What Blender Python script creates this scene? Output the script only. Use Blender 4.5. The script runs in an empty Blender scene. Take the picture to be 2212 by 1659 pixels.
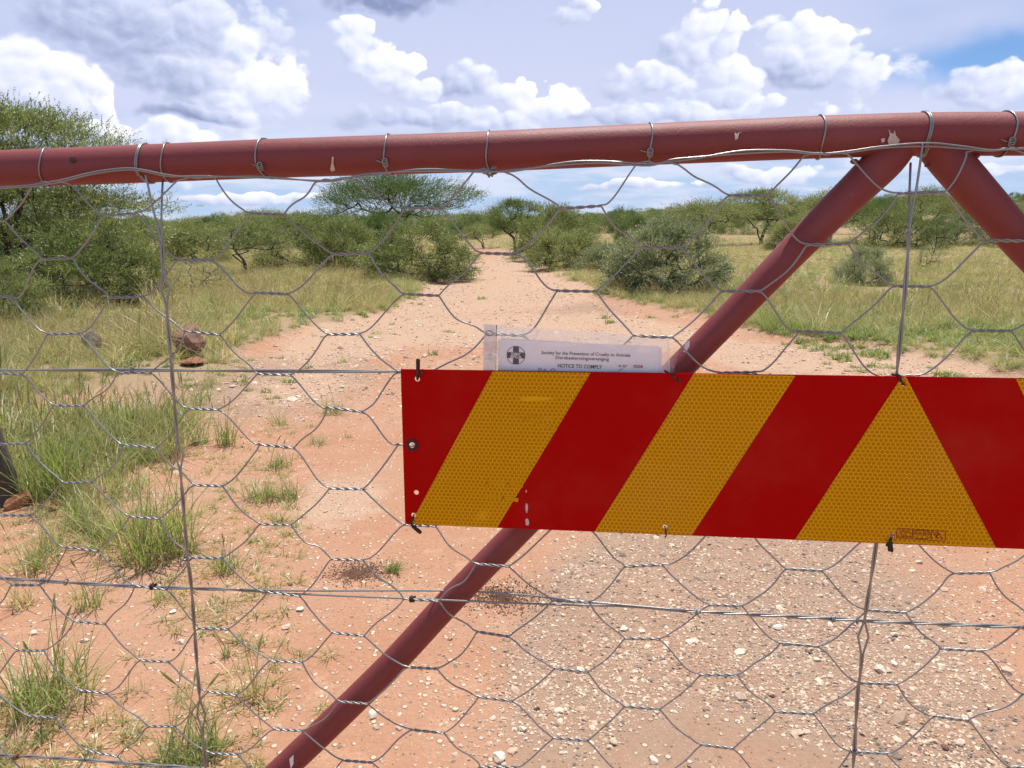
import bpy, bmesh, math, random
import numpy as np
from mathutils import Vector, Matrix

random.seed(7)
RNG = np.random.default_rng(7)
scene = bpy.context.scene
C = scene.collection
rad = math.radians

# ------------------------------------------------------------------ camera
CAM_Z = 1.45
PITCH = 11.7
F = 1671.0                      # focal length in units of a 2212-wide picture
CX, CY = 1106.0, 829.5
cd = bpy.data.cameras.new('camera')
cam = bpy.data.objects.new('camera', cd)
C.objects.link(cam)
cam.location = (0, 0, CAM_Z)
cam.rotation_euler = (rad(90 - PITCH), 0, 0)
cd.sensor_width = 36.0
cd.lens = 36.0 * F / 2212.0
cd.clip_start = 0.02
cd.clip_end = 6000
scene.camera = cam

# ------------------------------------------------------------------ light, exposure
SUN_EL, SUN_AZ = 74.0, 16.0     # degrees above the horizon, degrees right of straight ahead
sd = bpy.data.lights.new('sun', 'SUN')
sd.energy = 5.0
sd.angle = rad(0.53)
sd.color = (1.0, 0.95, 0.87)
sun = bpy.data.objects.new('sun', sd)
C.objects.link(sun)
SUN = Vector((math.sin(rad(SUN_AZ)) * math.cos(rad(SUN_EL)), math.cos(rad(SUN_AZ)) * math.cos(rad(SUN_EL)), math.sin(rad(SUN_EL))))
sun.rotation_euler = SUN.to_track_quat('Z', 'Y').to_euler()
sun.location = (0, 0, 20)

vs = scene.view_settings
vs.view_transform = 'Standard'
vs.look = 'None'
vs.exposure = 0.32
vs.gamma = 1.0
vs.use_curve_mapping = False
cy = scene.cycles
cy.max_bounces = 7
cy.diffuse_bounces = 3
cy.glossy_bounces = 3
cy.transmission_bounces = 4
cy.transparent_max_bounces = 10
cy.caustics_reflective = False
cy.caustics_refractive = False
cy.use_denoising = True
cy.use_adaptive_sampling = True
cy.adaptive_threshold = 0.02
try:
    cy.denoiser = 'OPENIMAGEDENOISE'
    cy.denoising_prefilter = 'NONE'
except Exception:
    pass


# ------------------------------------------------------------------ picture point -> place
PR = rad(PITCH)
FWD = Vector((0, math.cos(PR), -math.sin(PR)))
UPV = Vector((0, math.sin(PR), math.cos(PR)))
CAMP = Vector((0, 0, CAM_Z))


def ray(x, y):
    return Vector(((x - CX) / F, 0, 0)) + FWD + UPV * (-(y - CY) / F)


def sky_deg(x, y):
    d = ray(x, y).normalized()
    return math.degrees(math.atan2(d.x, d.y)), math.degrees(math.asin(d.z))


def project(x, y, z):
    """arrays of world points -> picture points (2212-wide units)"""
    dz = z - CAM_Z
    depth = y * FWD.y + dz * FWD.z
    up = y * UPV.y + dz * UPV.z
    depth = np.maximum(depth, 1e-3)
    return CX + F * x / depth, CY - F * up / depth


# ------------------------------------------------------------------ node helpers
class NT:
    def __init__(s, tree):
        s.t = tree
        s.n = tree.nodes
        s.l = tree.links

    def new(s, typ, **kw):
        n = s.n.new(typ)
        for k, v in kw.items():
            setattr(n, k, v)
        return n

    def put(s, sock, v):
        if v is None:
            return
        if hasattr(v, 'is_output') or isinstance(v, bpy.types.NodeSocket):
            s.l.new(v, sock)
        else:
            sock.default_value = v

    def m(s, op, a, b=None, c=None, clamp=False):
        n = s.new('ShaderNodeMath', operation=op)
        n.use_clamp = clamp
        for i, v in enumerate((a, b, c)):
            s.put(n.inputs[i], v)
        return n.outputs[0]

    def v(s, op, a, b=None, c=None, out=0, scale=None):
        n = s.new('ShaderNodeVectorMath', operation=op)
        for i, v in enumerate((a, b, c)):
            if v is not None:
                s.put(n.inputs[i], v)
        if scale is not None:
            s.put(n.inputs['Scale'], scale)
        return n.outputs[out]

    def sm(s, x, lo, hi, a=0.0, b=1.0):
        n = s.new('ShaderNodeMapRange', interpolation_type='SMOOTHSTEP')
        s.put(n.inputs['Value'], x)
        for k, val in (('From Min', lo), ('From Max', hi), ('To Min', a), ('To Max', b)):
            s.put(n.inputs[k], val)
        return n.outputs[0]

    def mix(s, f, a, b, blend='MIX'):
        n = s.new('ShaderNodeMix', data_type='RGBA', blend_type=blend)
        s.put(n.inputs[0], f)
        s.put(n.inputs[6], a)
        s.put(n.inputs[7], b)
        return n.outputs[2]

    def noise(s, vec, scale, detail=4, rough=0.55, dist=0.0, out=0, lac=2.0):
        n = s.new('ShaderNodeTexNoise')
        if vec is not None:
            s.l.new(vec, n.inputs['Vector'])
        n.inputs['Scale'].default_value = scale
        n.inputs['Detail'].default_value = detail
        n.inputs['Roughness'].default_value = rough
        n.inputs['Distortion'].default_value = dist
        n.inputs['Lacunarity'].default_value = lac
        return n.outputs[out]

    def voro(s, vec, scale, feature='F1', out=0, rnd=1.0):
        n = s.new('ShaderNodeTexVoronoi', feature=feature)
        if vec is not None:
            s.l.new(vec, n.inputs['Vector'])
        n.inputs['Scale'].default_value = scale
        n.inputs['Randomness'].default_value = rnd
        return n.outputs[out]

    def ramp(s, f, stops):
        n = s.new('ShaderNodeValToRGB')
        els = n.color_ramp.elements
        while len(els) < len(stops):
            els.new(0.5)
        for e, (p, c) in zip(els, stops):
            e.position = p
            e.color = (*c, 1)
        s.put(n.inputs[0], f)
        return n.outputs[0]


def srgb(r, g, b):
    def f(c):
        c /= 255.0
        return c / 12.92 if c <= 0.04045 else ((c + 0.055) / 1.055) ** 2.4
    return (f(r), f(g), f(b), 1.0)


# ------------------------------------------------------------------ sky: nishita behind cumulus and thin high cloud
world = bpy.data.worlds.new('World')
scene.world = world
world.use_nodes = True
world.cycles.sampling_method = 'MANUAL'
world.cycles.sample_map_resolution = 512
W = NT(world.node_tree)
W.n.clear()

# (x, y, half width, half height, brightness) of the cumulus seen in the picture
CLOUDS = [
    (330, 60, 270, 120, -.22), (420, 170, 210, 85, -.16), (565, 185, 105, 72, .16), (515, 90, 55, 50, .18), (440, 250, 190, 22, -.34), (480, 205, 120, 34, .10),
    (60, 165, 165, 85, .10), (215, 215, 34, 85, .22), (380, 295, 120, 26, .12), (205, 280, 70, 22, .20),
    (775, 75, 52, 62, .10), (830, 130, 72, 40, .18), (905, 178, 85, 30, .08), (850, -12, 175, 42, -.50),
    (1000, 165, 68, 44, -.16), (1120, 205, 72, 44, .16), (1205, 225, 80, 44, .14), (970, 252, 240, 34, -.12),
    (1240, 28, 62, 34, .04), (1400, 175, 120, 44, .00), (1500, 85, 80, 90, -.02), (1590, 75, 45, 60, .12), (1590, 190, 60, 60, .04),
    (1750, 110, 112, 88, .06), (1720, 170, 85, 46, -.20), (1870, 160, 80, 48, .10),
    (2150, 185, 105, 52, -.02), (1450, 245, 330, 30, -.08), (1660, 372, 150, 22, .05), (1360, 402, 130, 12, .04), (2180, 372, 90, 16, .02), (540, 425, 190, 14, .06),
]


def fine_group():
    g = bpy.data.node_groups.new('cloud_billows', 'ShaderNodeTree')
    g.interface.new_socket('D', in_out='INPUT', socket_type='NodeSocketVector')
    g.interface.new_socket('H', in_out='OUTPUT', socket_type='NodeSocketFloat')
    G = NT(g)
    gi, go = G.new('NodeGroupInput'), G.new('NodeGroupOutput')
    D = gi.outputs['D']
    h = G.m('MULTIPLY_ADD', G.noise(D, 24, 4, 0.62), 0.95, -0.48)
    for sc_, am in ((19, 0.62), (48, 0.48)):
        d_ = G.voro(D, sc_)
        h = G.m('MULTIPLY_ADD', G.m('SUBTRACT', 0.36, G.m('MULTIPLY', d_, d_)), am, h)
    G.l.new(h, go.inputs['H'])
    return g


tc = W.new('ShaderNodeTexCoord')
D0 = W.v('NORMALIZE', tc.outputs['Generated'])
sx = W.new('ShaderNodeSeparateXYZ')
W.l.new(D0, sx.inputs[0])
az = W.m('MULTIPLY', W.m('ARCTAN2', sx.outputs[0], sx.outputs[1]), 57.29578)
el = W.m('MULTIPLY', W.m('ARCSINE', sx.outputs[2]), 57.29578)
cxyz = W.new('ShaderNodeCombineXYZ')
W.l.new(az, cxyz.inputs[0])
W.l.new(el, cxyz.inputs[1])
P = cxyz.outputs[0]
DS = W.v('MULTIPLY', D0, (1, 1, 1.25))
wob = W.v('SUBTRACT', W.noise(DS, 10, 3, 0.62, out=1), (0.5, 0.5, 0.5))
Pw = W.v('MULTIPLY_ADD', wob, (5.0, 2.8, 0), P)
Dw = W.v('MULTIPLY_ADD', wob, (0.03, 0.03, 0.03), DS)
GF = fine_group()


def fine(v):
    n = W.new('ShaderNodeGroup')
    n.node_tree = GF
    W.l.new(v, n.inputs['D'])
    return n.outputs['H']


# random cloud of the same kind everywhere else
gen = W.m('MULTIPLY_ADD', W.noise(DS, 3.1, 2, 0.5), 5.0, -3.25)
big = W.m('MAXIMUM', gen, -1.2)
shade = 0.0
for (x, y, rx, ry, br) in CLOUDS:
    a, e = sky_deg(x, y)
    a1, _ = sky_deg(x + rx, y)
    _, e1 = sky_deg(x, y - ry)
    ra, re = abs(a1 - a), abs(e1 - e)
    q = W.v('MULTIPLY_ADD', Pw, (1 / ra, 1 / re, 0), (-a / ra, -e / re, 0))
    b = W.m('SUBTRACT', 1.0, W.v('LENGTH', q, out=1))
    wgt = W.m('MULTIPLY_ADD', W.m('SUBTRACT', b, big), 2.6, 0.5, clamp=True)
    lt = W.m('MINIMUM', W.m('ADD', W.v('DOT_PRODUCT', q, (0.20, 0.27, 0), out=1), br), 0.38)
    mxn = W.new('ShaderNodeMix', data_type='FLOAT')
    W.put(mxn.inputs[0], wgt)
    W.put(mxn.inputs[2], shade)
    W.put(mxn.inputs[3], lt)
    shade = mxn.outputs[0]
    big = W.m('MAXIMUM', big, b)
F0 = fine(Dw)
F1 = fine(W.v('ADD', Dw, (0.0052, 0.0, 0.0085)))
H0 = W.m('ADD', big, F0)
lit = W.m('MULTIPLY_ADD', W.m('SUBTRACT', F0, F1), 0.50, 0.58)
lit = W.m('ADD', lit, shade)
cloudcol = W.ramp(lit, [(0.0, srgb(126, 138, 176)[:3]), (0.25, srgb(165, 175, 206)[:3]), (0.50, srgb(198, 205, 229)[:3]), (0.75, srgb(226, 229, 240)[:3]), (1.0, (0.90, 0.90, 0.91))])
cover = W.sm(H0, 0.0, W.m('SUBTRACT', 0.36, W.m('MULTIPLY', W.m('MAXIMUM', shade, -0.5), 0.65)))
# thin high cloud of even thickness: whiter where the line of sight through it is longer
ca, ce = sky_deg(2170, 122)
qh = W.v('LENGTH', W.v('MULTIPLY_ADD', Pw, (1 / 9.5, 1 / 2.1, 0), (-ca / 9.5, -ce / 2.1, 0)), out=1)
thin_n = W.noise(W.v('MULTIPLY', D0, (1, 1, 3.2)), 2.3, 3, 0.55, 0.0)
tau = W.m('MULTIPLY_ADD', W.sm(thin_n, 0.30, 0.62), 0.26, 0.15)
tau = W.m('MULTIPLY', tau, W.sm(qh, 0.25, 1.25, 0.02, 1.0))
path = W.m('DIVIDE', 1.0, W.m('MAXIMUM', sx.outputs[2], 0.13))
thin = W.m('SUBTRACT', 1.0, W.m('EXPONENT', W.m('MULTIPLY', W.m('MULTIPLY', tau, path), -1.0)))
lowblue = W.sm(el, 8.0, 2.0)
thin = W.m('MAXIMUM', thin, W.m('MULTIPLY', lowblue, 0.93))
# flat streaks low over the horizon
streak = W.noise(W.v('MULTIPLY', D0, (1, 1, 6.0)), 7.5, 4, 0.6, 0.0)
streak = W.m('MULTIPLY', W.sm(streak, 0.42, 0.64), W.sm(el, 9.0, 3.5))
sky = W.new('ShaderNodeTexSky', sky_type='NISHITA')
sky.sun_disc = False
sky.sun_elevation = rad(SUN_EL)
sky.sun_rotation = rad(SUN_AZ)
sky.altitude = 1200
sky.air_density = 1.0
sky.dust_density = 0.15
sky.ozone_density = 1.5
bg_sky = W.new('ShaderNodeBackground')
W.l.new(W.mix(1.0, sky.outputs[0], (0.74, 0.93, 1.18, 1), 'MULTIPLY'), bg_sky.inputs['Color'])
bg_sky.inputs['Strength'].default_value = 0.085
bg_thin = W.new('ShaderNodeBackground')
W.l.new(W.mix(lowblue, srgb(197, 201, 226), srgb(168, 189, 220)), bg_thin.inputs['Color'])
bg_cl = W.new('ShaderNodeBackground')
W.l.new(cloudcol, bg_cl.inputs['Color'])
mx1 = W.new('ShaderNodeMixShader')
W.put(mx1.inputs[0], thin)
W.l.new(bg_sky.outputs[0], mx1.inputs[1])
W.l.new(bg_thin.outputs[0], mx1.inputs[2])
bg_st = W.new('ShaderNodeBackground')
bg_st.inputs['Color'].default_value = srgb(208, 213, 230)
mxs = W.new('ShaderNodeMixShader')
W.put(mxs.inputs[0], W.m('MULTIPLY', streak, 0.75))
W.l.new(mx1.outputs[0], mxs.inputs[1])
W.l.new(bg_st.outputs[0], mxs.inputs[2])
mx2 = W.new('ShaderNodeMixShader')
W.put(mx2.inputs[0], W.m('MULTIPLY', cover, 0.94))
W.l.new(mxs.outputs[0], mx2.inputs[1])
W.l.new(bg_cl.outputs[0], mx2.inputs[2])
wo = W.new('ShaderNodeOutputWorld')
W.l.new(mx2.outputs[0], wo.inputs['Surface'])


# ------------------------------------------------------------------ object helpers
def link(name, mesh, mat=None, parent=None, **props):
    o = bpy.data.objects.new(name, mesh)
    C.objects.link(o)
    if mat is not None and mesh is not None and not mesh.materials:
        mesh.materials.append(mat)
    if parent is not None:
        o.parent = parent
    for k, v in props.items():
        o[k] = v
    return o


def thing(name, loc, label, cat, group=None):
    o = bpy.data.objects.new(name, None)
    o.empty_display_size = 0.1
    C.objects.link(o)
    o.location = loc
    o['label'] = label
    o['category'] = cat
    if group:
        o['group'] = group
    return o


def npmesh(name, verts, faces, rnd=None, smooth=False):
    """verts (n,3); faces (m,3) or (m,4) of equal size, or a list of such arrays"""
    me = bpy.data.meshes.new(name)
    if not isinstance(faces, list):
        faces = [faces]
    faces = [f for f in faces if len(f)]
    loops = np.concatenate([f.ravel() for f in faces]).astype(np.int32)
    tot = np.concatenate([np.full(len(f), f.shape[1], np.int32) for f in faces])
    start = np.concatenate([[0], np.cumsum(tot)[:-1]]).astype(np.int32)
    me.vertices.add(len(verts))
    me.vertices.foreach_set('co', np.ascontiguousarray(verts, np.float32).ravel())
    me.loops.add(len(loops))
    me.loops.foreach_set('vertex_index', loops)
    me.polygons.add(len(tot))
    me.polygons.foreach_set('loop_start', start)
    me.polygons.foreach_set('loop_total', tot)
    if smooth:
        me.polygons.foreach_set('use_smooth', np.ones(len(tot), bool))
    me.update(calc_edges=True)
    if rnd is not None:
        a = me.attributes.new('rnd', 'FLOAT', 'POINT')
        a.data.foreach_set('value', np.ascontiguousarray(rnd, np.float32))
    return me


def tube(pts, r, sides=8, caps=True):
    """sweep a circle along points; r a number or one per point"""
    pts = np.asarray([tuple(p) for p in pts], float)
    n = len(pts)
    r = np.full(n, r) if np.isscalar(r) else np.asarray(r, float)
    tan = np.gradient(pts, axis=0)
    tan /= np.linalg.norm(tan, axis=1)[:, None] + 1e-12
    ref = np.array([0, 0, 1.0]) if abs(tan[0][2]) < 0.9 else np.array([1.0, 0, 0])
    u = np.cross(tan[0], ref)
    u /= np.linalg.norm(u)
    us = [u]
    for i in range(1, n):
        u = us[-1] - tan[i] * np.dot(us[-1], tan[i])
        u /= np.linalg.norm(u) + 1e-12
        us.append(u)
    us = np.array(us)
    vs_ = np.cross(tan, us)
    ang = np.linspace(0, 2 * math.pi, sides, endpoint=False)
    V = (pts[:, None, :] + r[:, None, None] * (np.cos(ang)[None, :, None] * us[:, None, :] + np.sin(ang)[None, :, None] * vs_[:, None, :])).reshape(-1, 3)
    i = np.arange(n - 1)[:, None] * sides
    j = np.arange(sides)[None, :]
    k = (j + 1) % sides
    Fq = np.stack([i + j, i + k, i + sides + k, i + sides + j], -1).reshape(-1, 4)
    fl = [Fq]
    if caps:
        V = np.vstack([V, pts[0], pts[-1]])
        a = n * sides
        jj = np.arange(sides)
        kk = (jj + 1) % sides
        fl.append(np.stack([kk, jj, np.full(sides, a)], -1))
        o = (n - 1) * sides
        fl.append(np.stack([o + jj, o + kk, np.full(sides, a + 1)], -1))
    return V, fl


def merge(parts):
    """join several (verts, [faces]) into one"""
    Vs, tri, quad, off = [], [], [], 0
    for V, fl in parts:
        Vs.append(V)
        for f in fl:
            (tri if f.shape[1] == 3 else quad).append(f + off)
        off += len(V)
    out = []
    if quad:
        out.append(np.vstack(quad))
    if tri:
        out.append(np.vstack(tri))
    return np.vstack(Vs), out


def spline(pts, per=8):
    """catmull-rom through the points"""
    p = np.asarray([tuple(q) for q in pts], float)
    p = np.vstack([2 * p[0] - p[1], p, 2 * p[-1] - p[-2]])
    out = []
    for i in range(1, len(p) - 2):
        for t in np.linspace(0, 1, per, endpoint=False):
            a, b, c, d = p[i - 1], p[i], p[i + 1], p[i + 2]
            out.append(0.5 * ((2 * b) + (c - a) * t + (2 * a - 5 * b + 4 * c - d) * t * t + (3 * b - a - 3 * c + d) * t ** 3))
    out.append(p[-2])
    return np.array(out)


def tubeobj(name, pts, r, mat, parent=None, sides=8, **props):
    V, fl = tube(pts, r, sides)
    return link(name, npmesh(name, V, fl, smooth=True), mat, parent, **props)


# value noise on arrays
def _hash(ix, iy, seed):
    h = (ix.astype(np.int64) * 374761393 + iy.astype(np.int64) * 668265263 + seed * 1442695041) & 0x7fffffff
    h = ((h ^ (h >> 13)) * 1274126177) & 0x7fffffff
    return ((h ^ (h >> 16)) & 0xffff) / 65535.0


def vnoise(x, y, seed=0):
    ix, iy = np.floor(x), np.floor(y)
    fx, fy = x - ix, y - iy
    fx, fy = fx * fx * (3 - 2 * fx), fy * fy * (3 - 2 * fy)
    a, b = _hash(ix, iy, seed), _hash(ix + 1, iy, seed)
    c, d = _hash(ix, iy + 1, seed), _hash(ix + 1, iy + 1, seed)
    return (a * (1 - fx) + b * fx) * (1 - fy) + (c * (1 - fx) + d * fx) * fy


def fbm(x, y, oct=4, seed=0):
    s, a, t = 0, 0.5, 0
    for o in range(oct):
        s = s + a * vnoise(x * 2 ** o, y * 2 ** o, seed + o * 17)
        t += a
        a *= 0.5
    return s / t


def sstep(a, b, x):
    t = np.clip((x - a) / (b - a), 0, 1)
    return t * t * (3 - 2 * t)


def inpoly(px, py, poly):
    px, py = np.asarray(px, float), np.asarray(py, float)
    ins = np.zeros(px.shape, bool)
    n = len(poly)
    for i in range(n):
        x1, y1 = poly[i]
        x2, y2 = poly[(i + 1) % n]
        if y1 == y2:
            continue
        c = ((y1 > py) != (y2 > py)) & (px < (x2 - x1) * (py - y1) / (y2 - y1) + x1)
        ins ^= c
    return ins


# ------------------------------------------------------------------ terrain
def height0(x, y):
    """broad lie of the land"""
    x, y = np.asarray(x, float), np.asarray(y, float)
    hill = 7.0 * sstep(5, 150, x + 0.10 * y - 6) * sstep(48, 270, y)
    hill = hill + 1.2 * sstep(140, 420, y) * sstep(-60, 90, x)
    return hill * (0.85 + 0.3 * fbm(x / 60, y / 60, 3, 5))


ROAD_L = [(-60, -2.9), (0, -2.9), (4, -2.6), (8.0, -3.1), (9.3, -3.2), (10.5, -2.9), (12.5, -2.3), (15.5, -2.0), (18.5, -1.9), (23, -1.75), (33, -1.55), (42, -2.6), (52, -5.5), (70, -16), (120, -60), (400, -400)]
ROAD_R = [(-60, 3.5), (0, 4.5), (6.5, 5.5), (8.2, 4.6), (9.5, 3.8), (11.3, 3.2), (13.5, 2.5), (15.5, 1.95), (18.5, 1.8), (23, 1.5), (33, 0.95), (42, 0.0), (52, -3.0), (70, -13), (120, -57), (400, -396)]


def road_x(y, tab):
    return np.interp(y, [a for a, b in tab], [b for a, b in tab])


def road_mask(x, y):
    """1 on the bare track, 0 in the veld; soft uneven edge"""
    w = (fbm(x * 1.3, y * 0.7, 4, 3) - 0.5) * 1.1
    l, r = road_x(y, ROAD_L), road_x(y, ROAD_R)
    m = np.minimum(x - l, r - x) + w
    m = sstep(-0.25, 0.35, m)
    # left foreground is bare soil between tufts
    near = sstep(7.6, 6.2, y + 0.35 * np.maximum(0, -x - 2.2) + w * 0.8)
    m = np.maximum(m, near * sstep(-6.0, -3.2, x))
    return m


def terrain(x, y):
    x, y = np.asarray(x, float), np.asarray(y, float)
    rm = road_mask(x, y)
    dist = np.hypot(x, y)
    fade = np.exp(-dist / 60.0)
    h = height0(x, y)
    h = h + (1 - rm) * (0.05 + 0.10 * fbm(x * 0.5, y * 0.5, 3, 9)) * fade
    h = h + rm * 0.03 * (fbm(x * 1.1, y * 0.6, 3, 11) - 0.5) * fade
    h = h + 0.012 * (fbm(x * 5, y * 5, 3, 13) - 0.5) * np.exp(-dist / 12.0)
    mid = (road_x(y, ROAD_L) + road_x(y, ROAD_R)) / 2 + 0.15 * np.sin(y * 0.35)
    for sd_ in (-0.78, 0.78):
        h = h - rm * 0.035 * np.exp(-((x - mid - sd_) / 0.22) ** 2) * sstep(5.5, 9, y) * fade
    return h


def ground(x, y):
    """place on the terrain that is seen at a picture point"""
    d = ray(x, y)
    z = 0.0
    for i in range(5):
        t_ = (z - CAM_Z) / d.z
        p = CAMP + d * t_
        z = float(terrain(p.x, p.y))
    return Vector((p.x, p.y, z))


def at_dist(x, dist):
    """place on the terrain at a distance ahead, in the picture column x (taken near the horizon)"""
    d = ray(x, 500)
    k = dist / d.y
    return Vector((d.x * k, dist, float(terrain(d.x * k, dist))))


# ------------------------------------------------------------------ materials
MATS = {}


def mat(name):
    m = bpy.data.materials.new(name)
    m.use_nodes = True
    t = NT(m.node_tree)
    p = t.n.get('Principled BSDF')
    MATS[name] = m
    return m, t, p


def simple(name, col, rough=0.6, metal=0.0, var=0.0, scale=40, bump=0.0):
    m, t, p = mat(name)
    p.inputs['Roughness'].default_value = rough
    p.inputs['Metallic'].default_value = metal
    geo = t.new('ShaderNodeTexCoord').outputs['Object']
    n = t.noise(geo, scale, 5, 0.6)
    c = t.mix(n, tuple(x * (1 - var) for x in col[:3]) + (1,), tuple(min(1, x * (1 + var)) for x in col[:3]) + (1,))
    t.l.new(c, p.inputs['Base Color'])
    if bump:
        b = t.new('ShaderNodeBump')
        b.inputs['Strength'].default_value = bump
        b.inputs['Distance'].default_value = 0.002
        t.l.new(n, b.inputs['Height'])
        t.l.new(b.outputs[0], p.inputs['Normal'])
    return m


def leafmat(name, stops, trans=0.32, rough=0.6):
    m, t, p = mat(name)
    t.n.remove(p)
    a = t.new('ShaderNodeAttribute', attribute_name='rnd')
    oi = t.new('ShaderNodeObjectInfo')
    f = t.m('MULTIPLY_ADD', t.m('SUBTRACT', oi.outputs['Random'], 0.5), 0.25, a.outputs['Fac'])
    col = t.ramp(f, stops)
    d = t.new('ShaderNodeBsdfDiffuse')
    tr = t.new('ShaderNodeBsdfTranslucent')
    gl = t.new('ShaderNodeBsdfGlossy')
    gl.inputs['Roughness'].default_value = 0.45
    gl.inputs['Color'].default_value = (0.5, 0.5, 0.5, 1)
    t.l.new(col, d.inputs[0])
    t.l.new(t.mix(0.5, col, (0.75, 0.9, 0.25, 1), 'MULTIPLY'), tr.inputs[0])
    tr.inputs[0].default_value = (1, 1, 1, 1)
    t.l.new(t.mix(1.0, col, (1.5, 1.6, 0.9, 1), 'MULTIPLY'), tr.inputs[0])
    mx = t.new('ShaderNodeMixShader')
    mx.inputs[0].default_value = trans
    t.l.new(d.outputs[0], mx.inputs[1])
    t.l.new(tr.outputs[0], mx.inputs[2])
    mg = t.new('ShaderNodeMixShader')
    mg.inputs[0].default_value = 0.075
    t.l.new(mx.outputs[0], mg.inputs[1])
    t.l.new(gl.outputs[0], mg.inputs[2])
    t.l.new(mg.outputs[0], t.n['Material Output'].inputs['Surface'])
    return m


M_leaf = leafmat('acacia_leaf', [(0.0, (0.095, 0.125, 0.036)), (0.45, (0.19, 0.22, 0.075)), (0.8, (0.30, 0.31, 0.125)), (1.0, (0.38, 0.35, 0.17))])
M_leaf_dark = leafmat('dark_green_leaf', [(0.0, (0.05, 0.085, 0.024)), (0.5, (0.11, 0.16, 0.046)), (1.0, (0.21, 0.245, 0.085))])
M_leaf_grey = leafmat('grey_green_leaf', [(0.0, (0.105, 0.13, 0.065)), (0.5, (0.23, 0.255, 0.145)), (1.0, (0.38, 0.39, 0.26))])
M_grass_green = leafmat('green_grass_blade', [(0.0, (0.13, 0.175, 0.045)), (0.5, (0.24, 0.29, 0.095)), (0.85, (0.40, 0.41, 0.18)), (1.0, (0.56, 0.48, 0.28))], 0.42)
M_grass_dry = leafmat('dry_grass_blade', [(0.0, (0.20, 0.22, 0.085)), (0.35, (0.34, 0.31, 0.14)), (0.7, (0.50, 0.42, 0.23)), (1.0, (0.62, 0.52, 0.33))], 0.42)
M_bark = simple('bark', (0.055, 0.042, 0.033), 0.9, 0, 0.5, 8, 0.4)
M_twig_grey = simple('grey_twig', (0.16, 0.14, 0.12), 0.9, 0, 0.4, 20)

# soil
M_soil, t, p = mat('red_soil')
obj = t.new('ShaderNodeTexCoord').outputs['Object']
aR = t.new('ShaderNodeAttribute', attribute_name='bare').outputs['Fac']
aG = t.new('ShaderNodeAttribute', attribute_name='grey').outputs['Fac']
aP = t.new('ShaderNodeAttribute', attribute_name='pale').outputs['Fac']
nb = t.noise(obj, 0.9, 6, 0.6)
nm = t.noise(obj, 6.0, 6, 0.65)
nf = t.noise(obj, 60.0, 4, 0.7)
red = t.ramp(nb, [(0.25, (0.40, 0.198, 0.112)), (0.5, (0.425, 0.235, 0.147)), (0.75, (0.43, 0.268, 0.185))])
red = t.mix(t.sm(nm, 0.52, 0.75), red, (0.53, 0.31, 0.195, 1))
grey = t.mix(nm, (0.255, 0.178, 0.128, 1), (0.38, 0.272, 0.195, 1))
pale = t.mix(nm, (0.42, 0.265, 0.178, 1), (0.51, 0.36, 0.25, 1))
gmix = t.m('ADD', t.m('MULTIPLY', aG, 0.85), t.m('ADD', t.m('MULTIPLY_ADD', nm, 0.9, -0.45), t.m('MULTIPLY_ADD', t.noise(obj, 2.6, 4, 0.6), 1.1, -0.55)))
col = t.mix(t.m('MULTIPLY', t.sm(gmix, 0.15, 1.05), 0.85), red, grey)
col = t.mix(t.sm(t.m('ADD', aP, t.m('MULTIPLY_ADD', nm, 0.9, -0.45)), 0.3, 0.8), col, pale)
veld = t.mix(nb, (0.28, 0.205, 0.115, 1), (0.38, 0.27, 0.165, 1))
col = t.mix(t.sm(t.m('ADD', aR, t.m('MULTIPLY_ADD', nm, 0.7, -0.35)), 0.3, 0.7), veld, col)
# fine grit: light grains, and dark ones that also paint in specks of shade
v = t.new('ShaderNodeTexVoronoi', feature='F1')
t.l.new(obj, v.inputs['Vector'])
v.inputs['Scale'].default_value = 95
gsel = t.new('ShaderNodeSeparateColor')
t.l.new(v.outputs['Color'], gsel.inputs[0])
grain = t.m('MULTIPLY', t.sm(v.outputs['Distance'], 0.42, 0.22), t.m('GREATER_THAN', gsel.outputs[0], 0.70))
grain = t.m('MULTIPLY', grain, t.m('MULTIPLY_ADD', t.sm(nm, 0.4, 0.65), 0.7, 0.2))
col = t.mix(grain, col, (0.56, 0.43, 0.30, 1))
dgr_shade = t.m('MULTIPLY', t.sm(v.outputs['Distance'], 0.40, 0.20), t.m('LESS_THAN', gsel.outputs[0], 0.10))
col = t.mix(t.m('MULTIPLY', dgr_shade, 0.7), col, (0.10, 0.065, 0.045, 1))
col = t.mix(t.m('MULTIPLY_ADD', nf, 0.9, -0.1), t.mix(1.0, col, (0.72, 0.70, 0.68, 1), 'MULTIPLY'), t.mix(1.0, col, (1.18, 1.18, 1.18, 1), 'MULTIPLY'))
t.l.new(col, p.inputs['Base Color'])
p.inputs['Roughness'].default_value = 0.95
p.inputs['Specular IOR Level'].default_value = 0.15
v2 = t.new('ShaderNodeTexVoronoi', feature='F1')
t.l.new(obj, v2.inputs['Vector'])
v2.inputs['Scale'].default_value = 34
g2 = t.new('ShaderNodeSeparateColor')
t.l.new(v2.outputs['Color'], g2.inputs[0])
fl2 = t.m('MULTIPLY', t.sm(v2.outputs['Distance'], 0.40, 0.22), t.m('GREATER_THAN', g2.outputs[0], t.m('MULTIPLY_ADD', t.sm(nm, 0.35, 0.65), -0.35, 0.92)))
fl2 = t.m('MULTIPLY', fl2, t.sm(aR, 0.3, 0.8))
col = t.mix(t.m('MULTIPLY', fl2, 0.85), col, (0.60, 0.47, 0.34, 1))
t.l.new(col, p.inputs['Base Color'])
bm_ = t.new('ShaderNodeBump')
bm_.inputs['Strength'].default_value = 1.0
bm_.inputs['Distance'].default_value = 0.02
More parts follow.
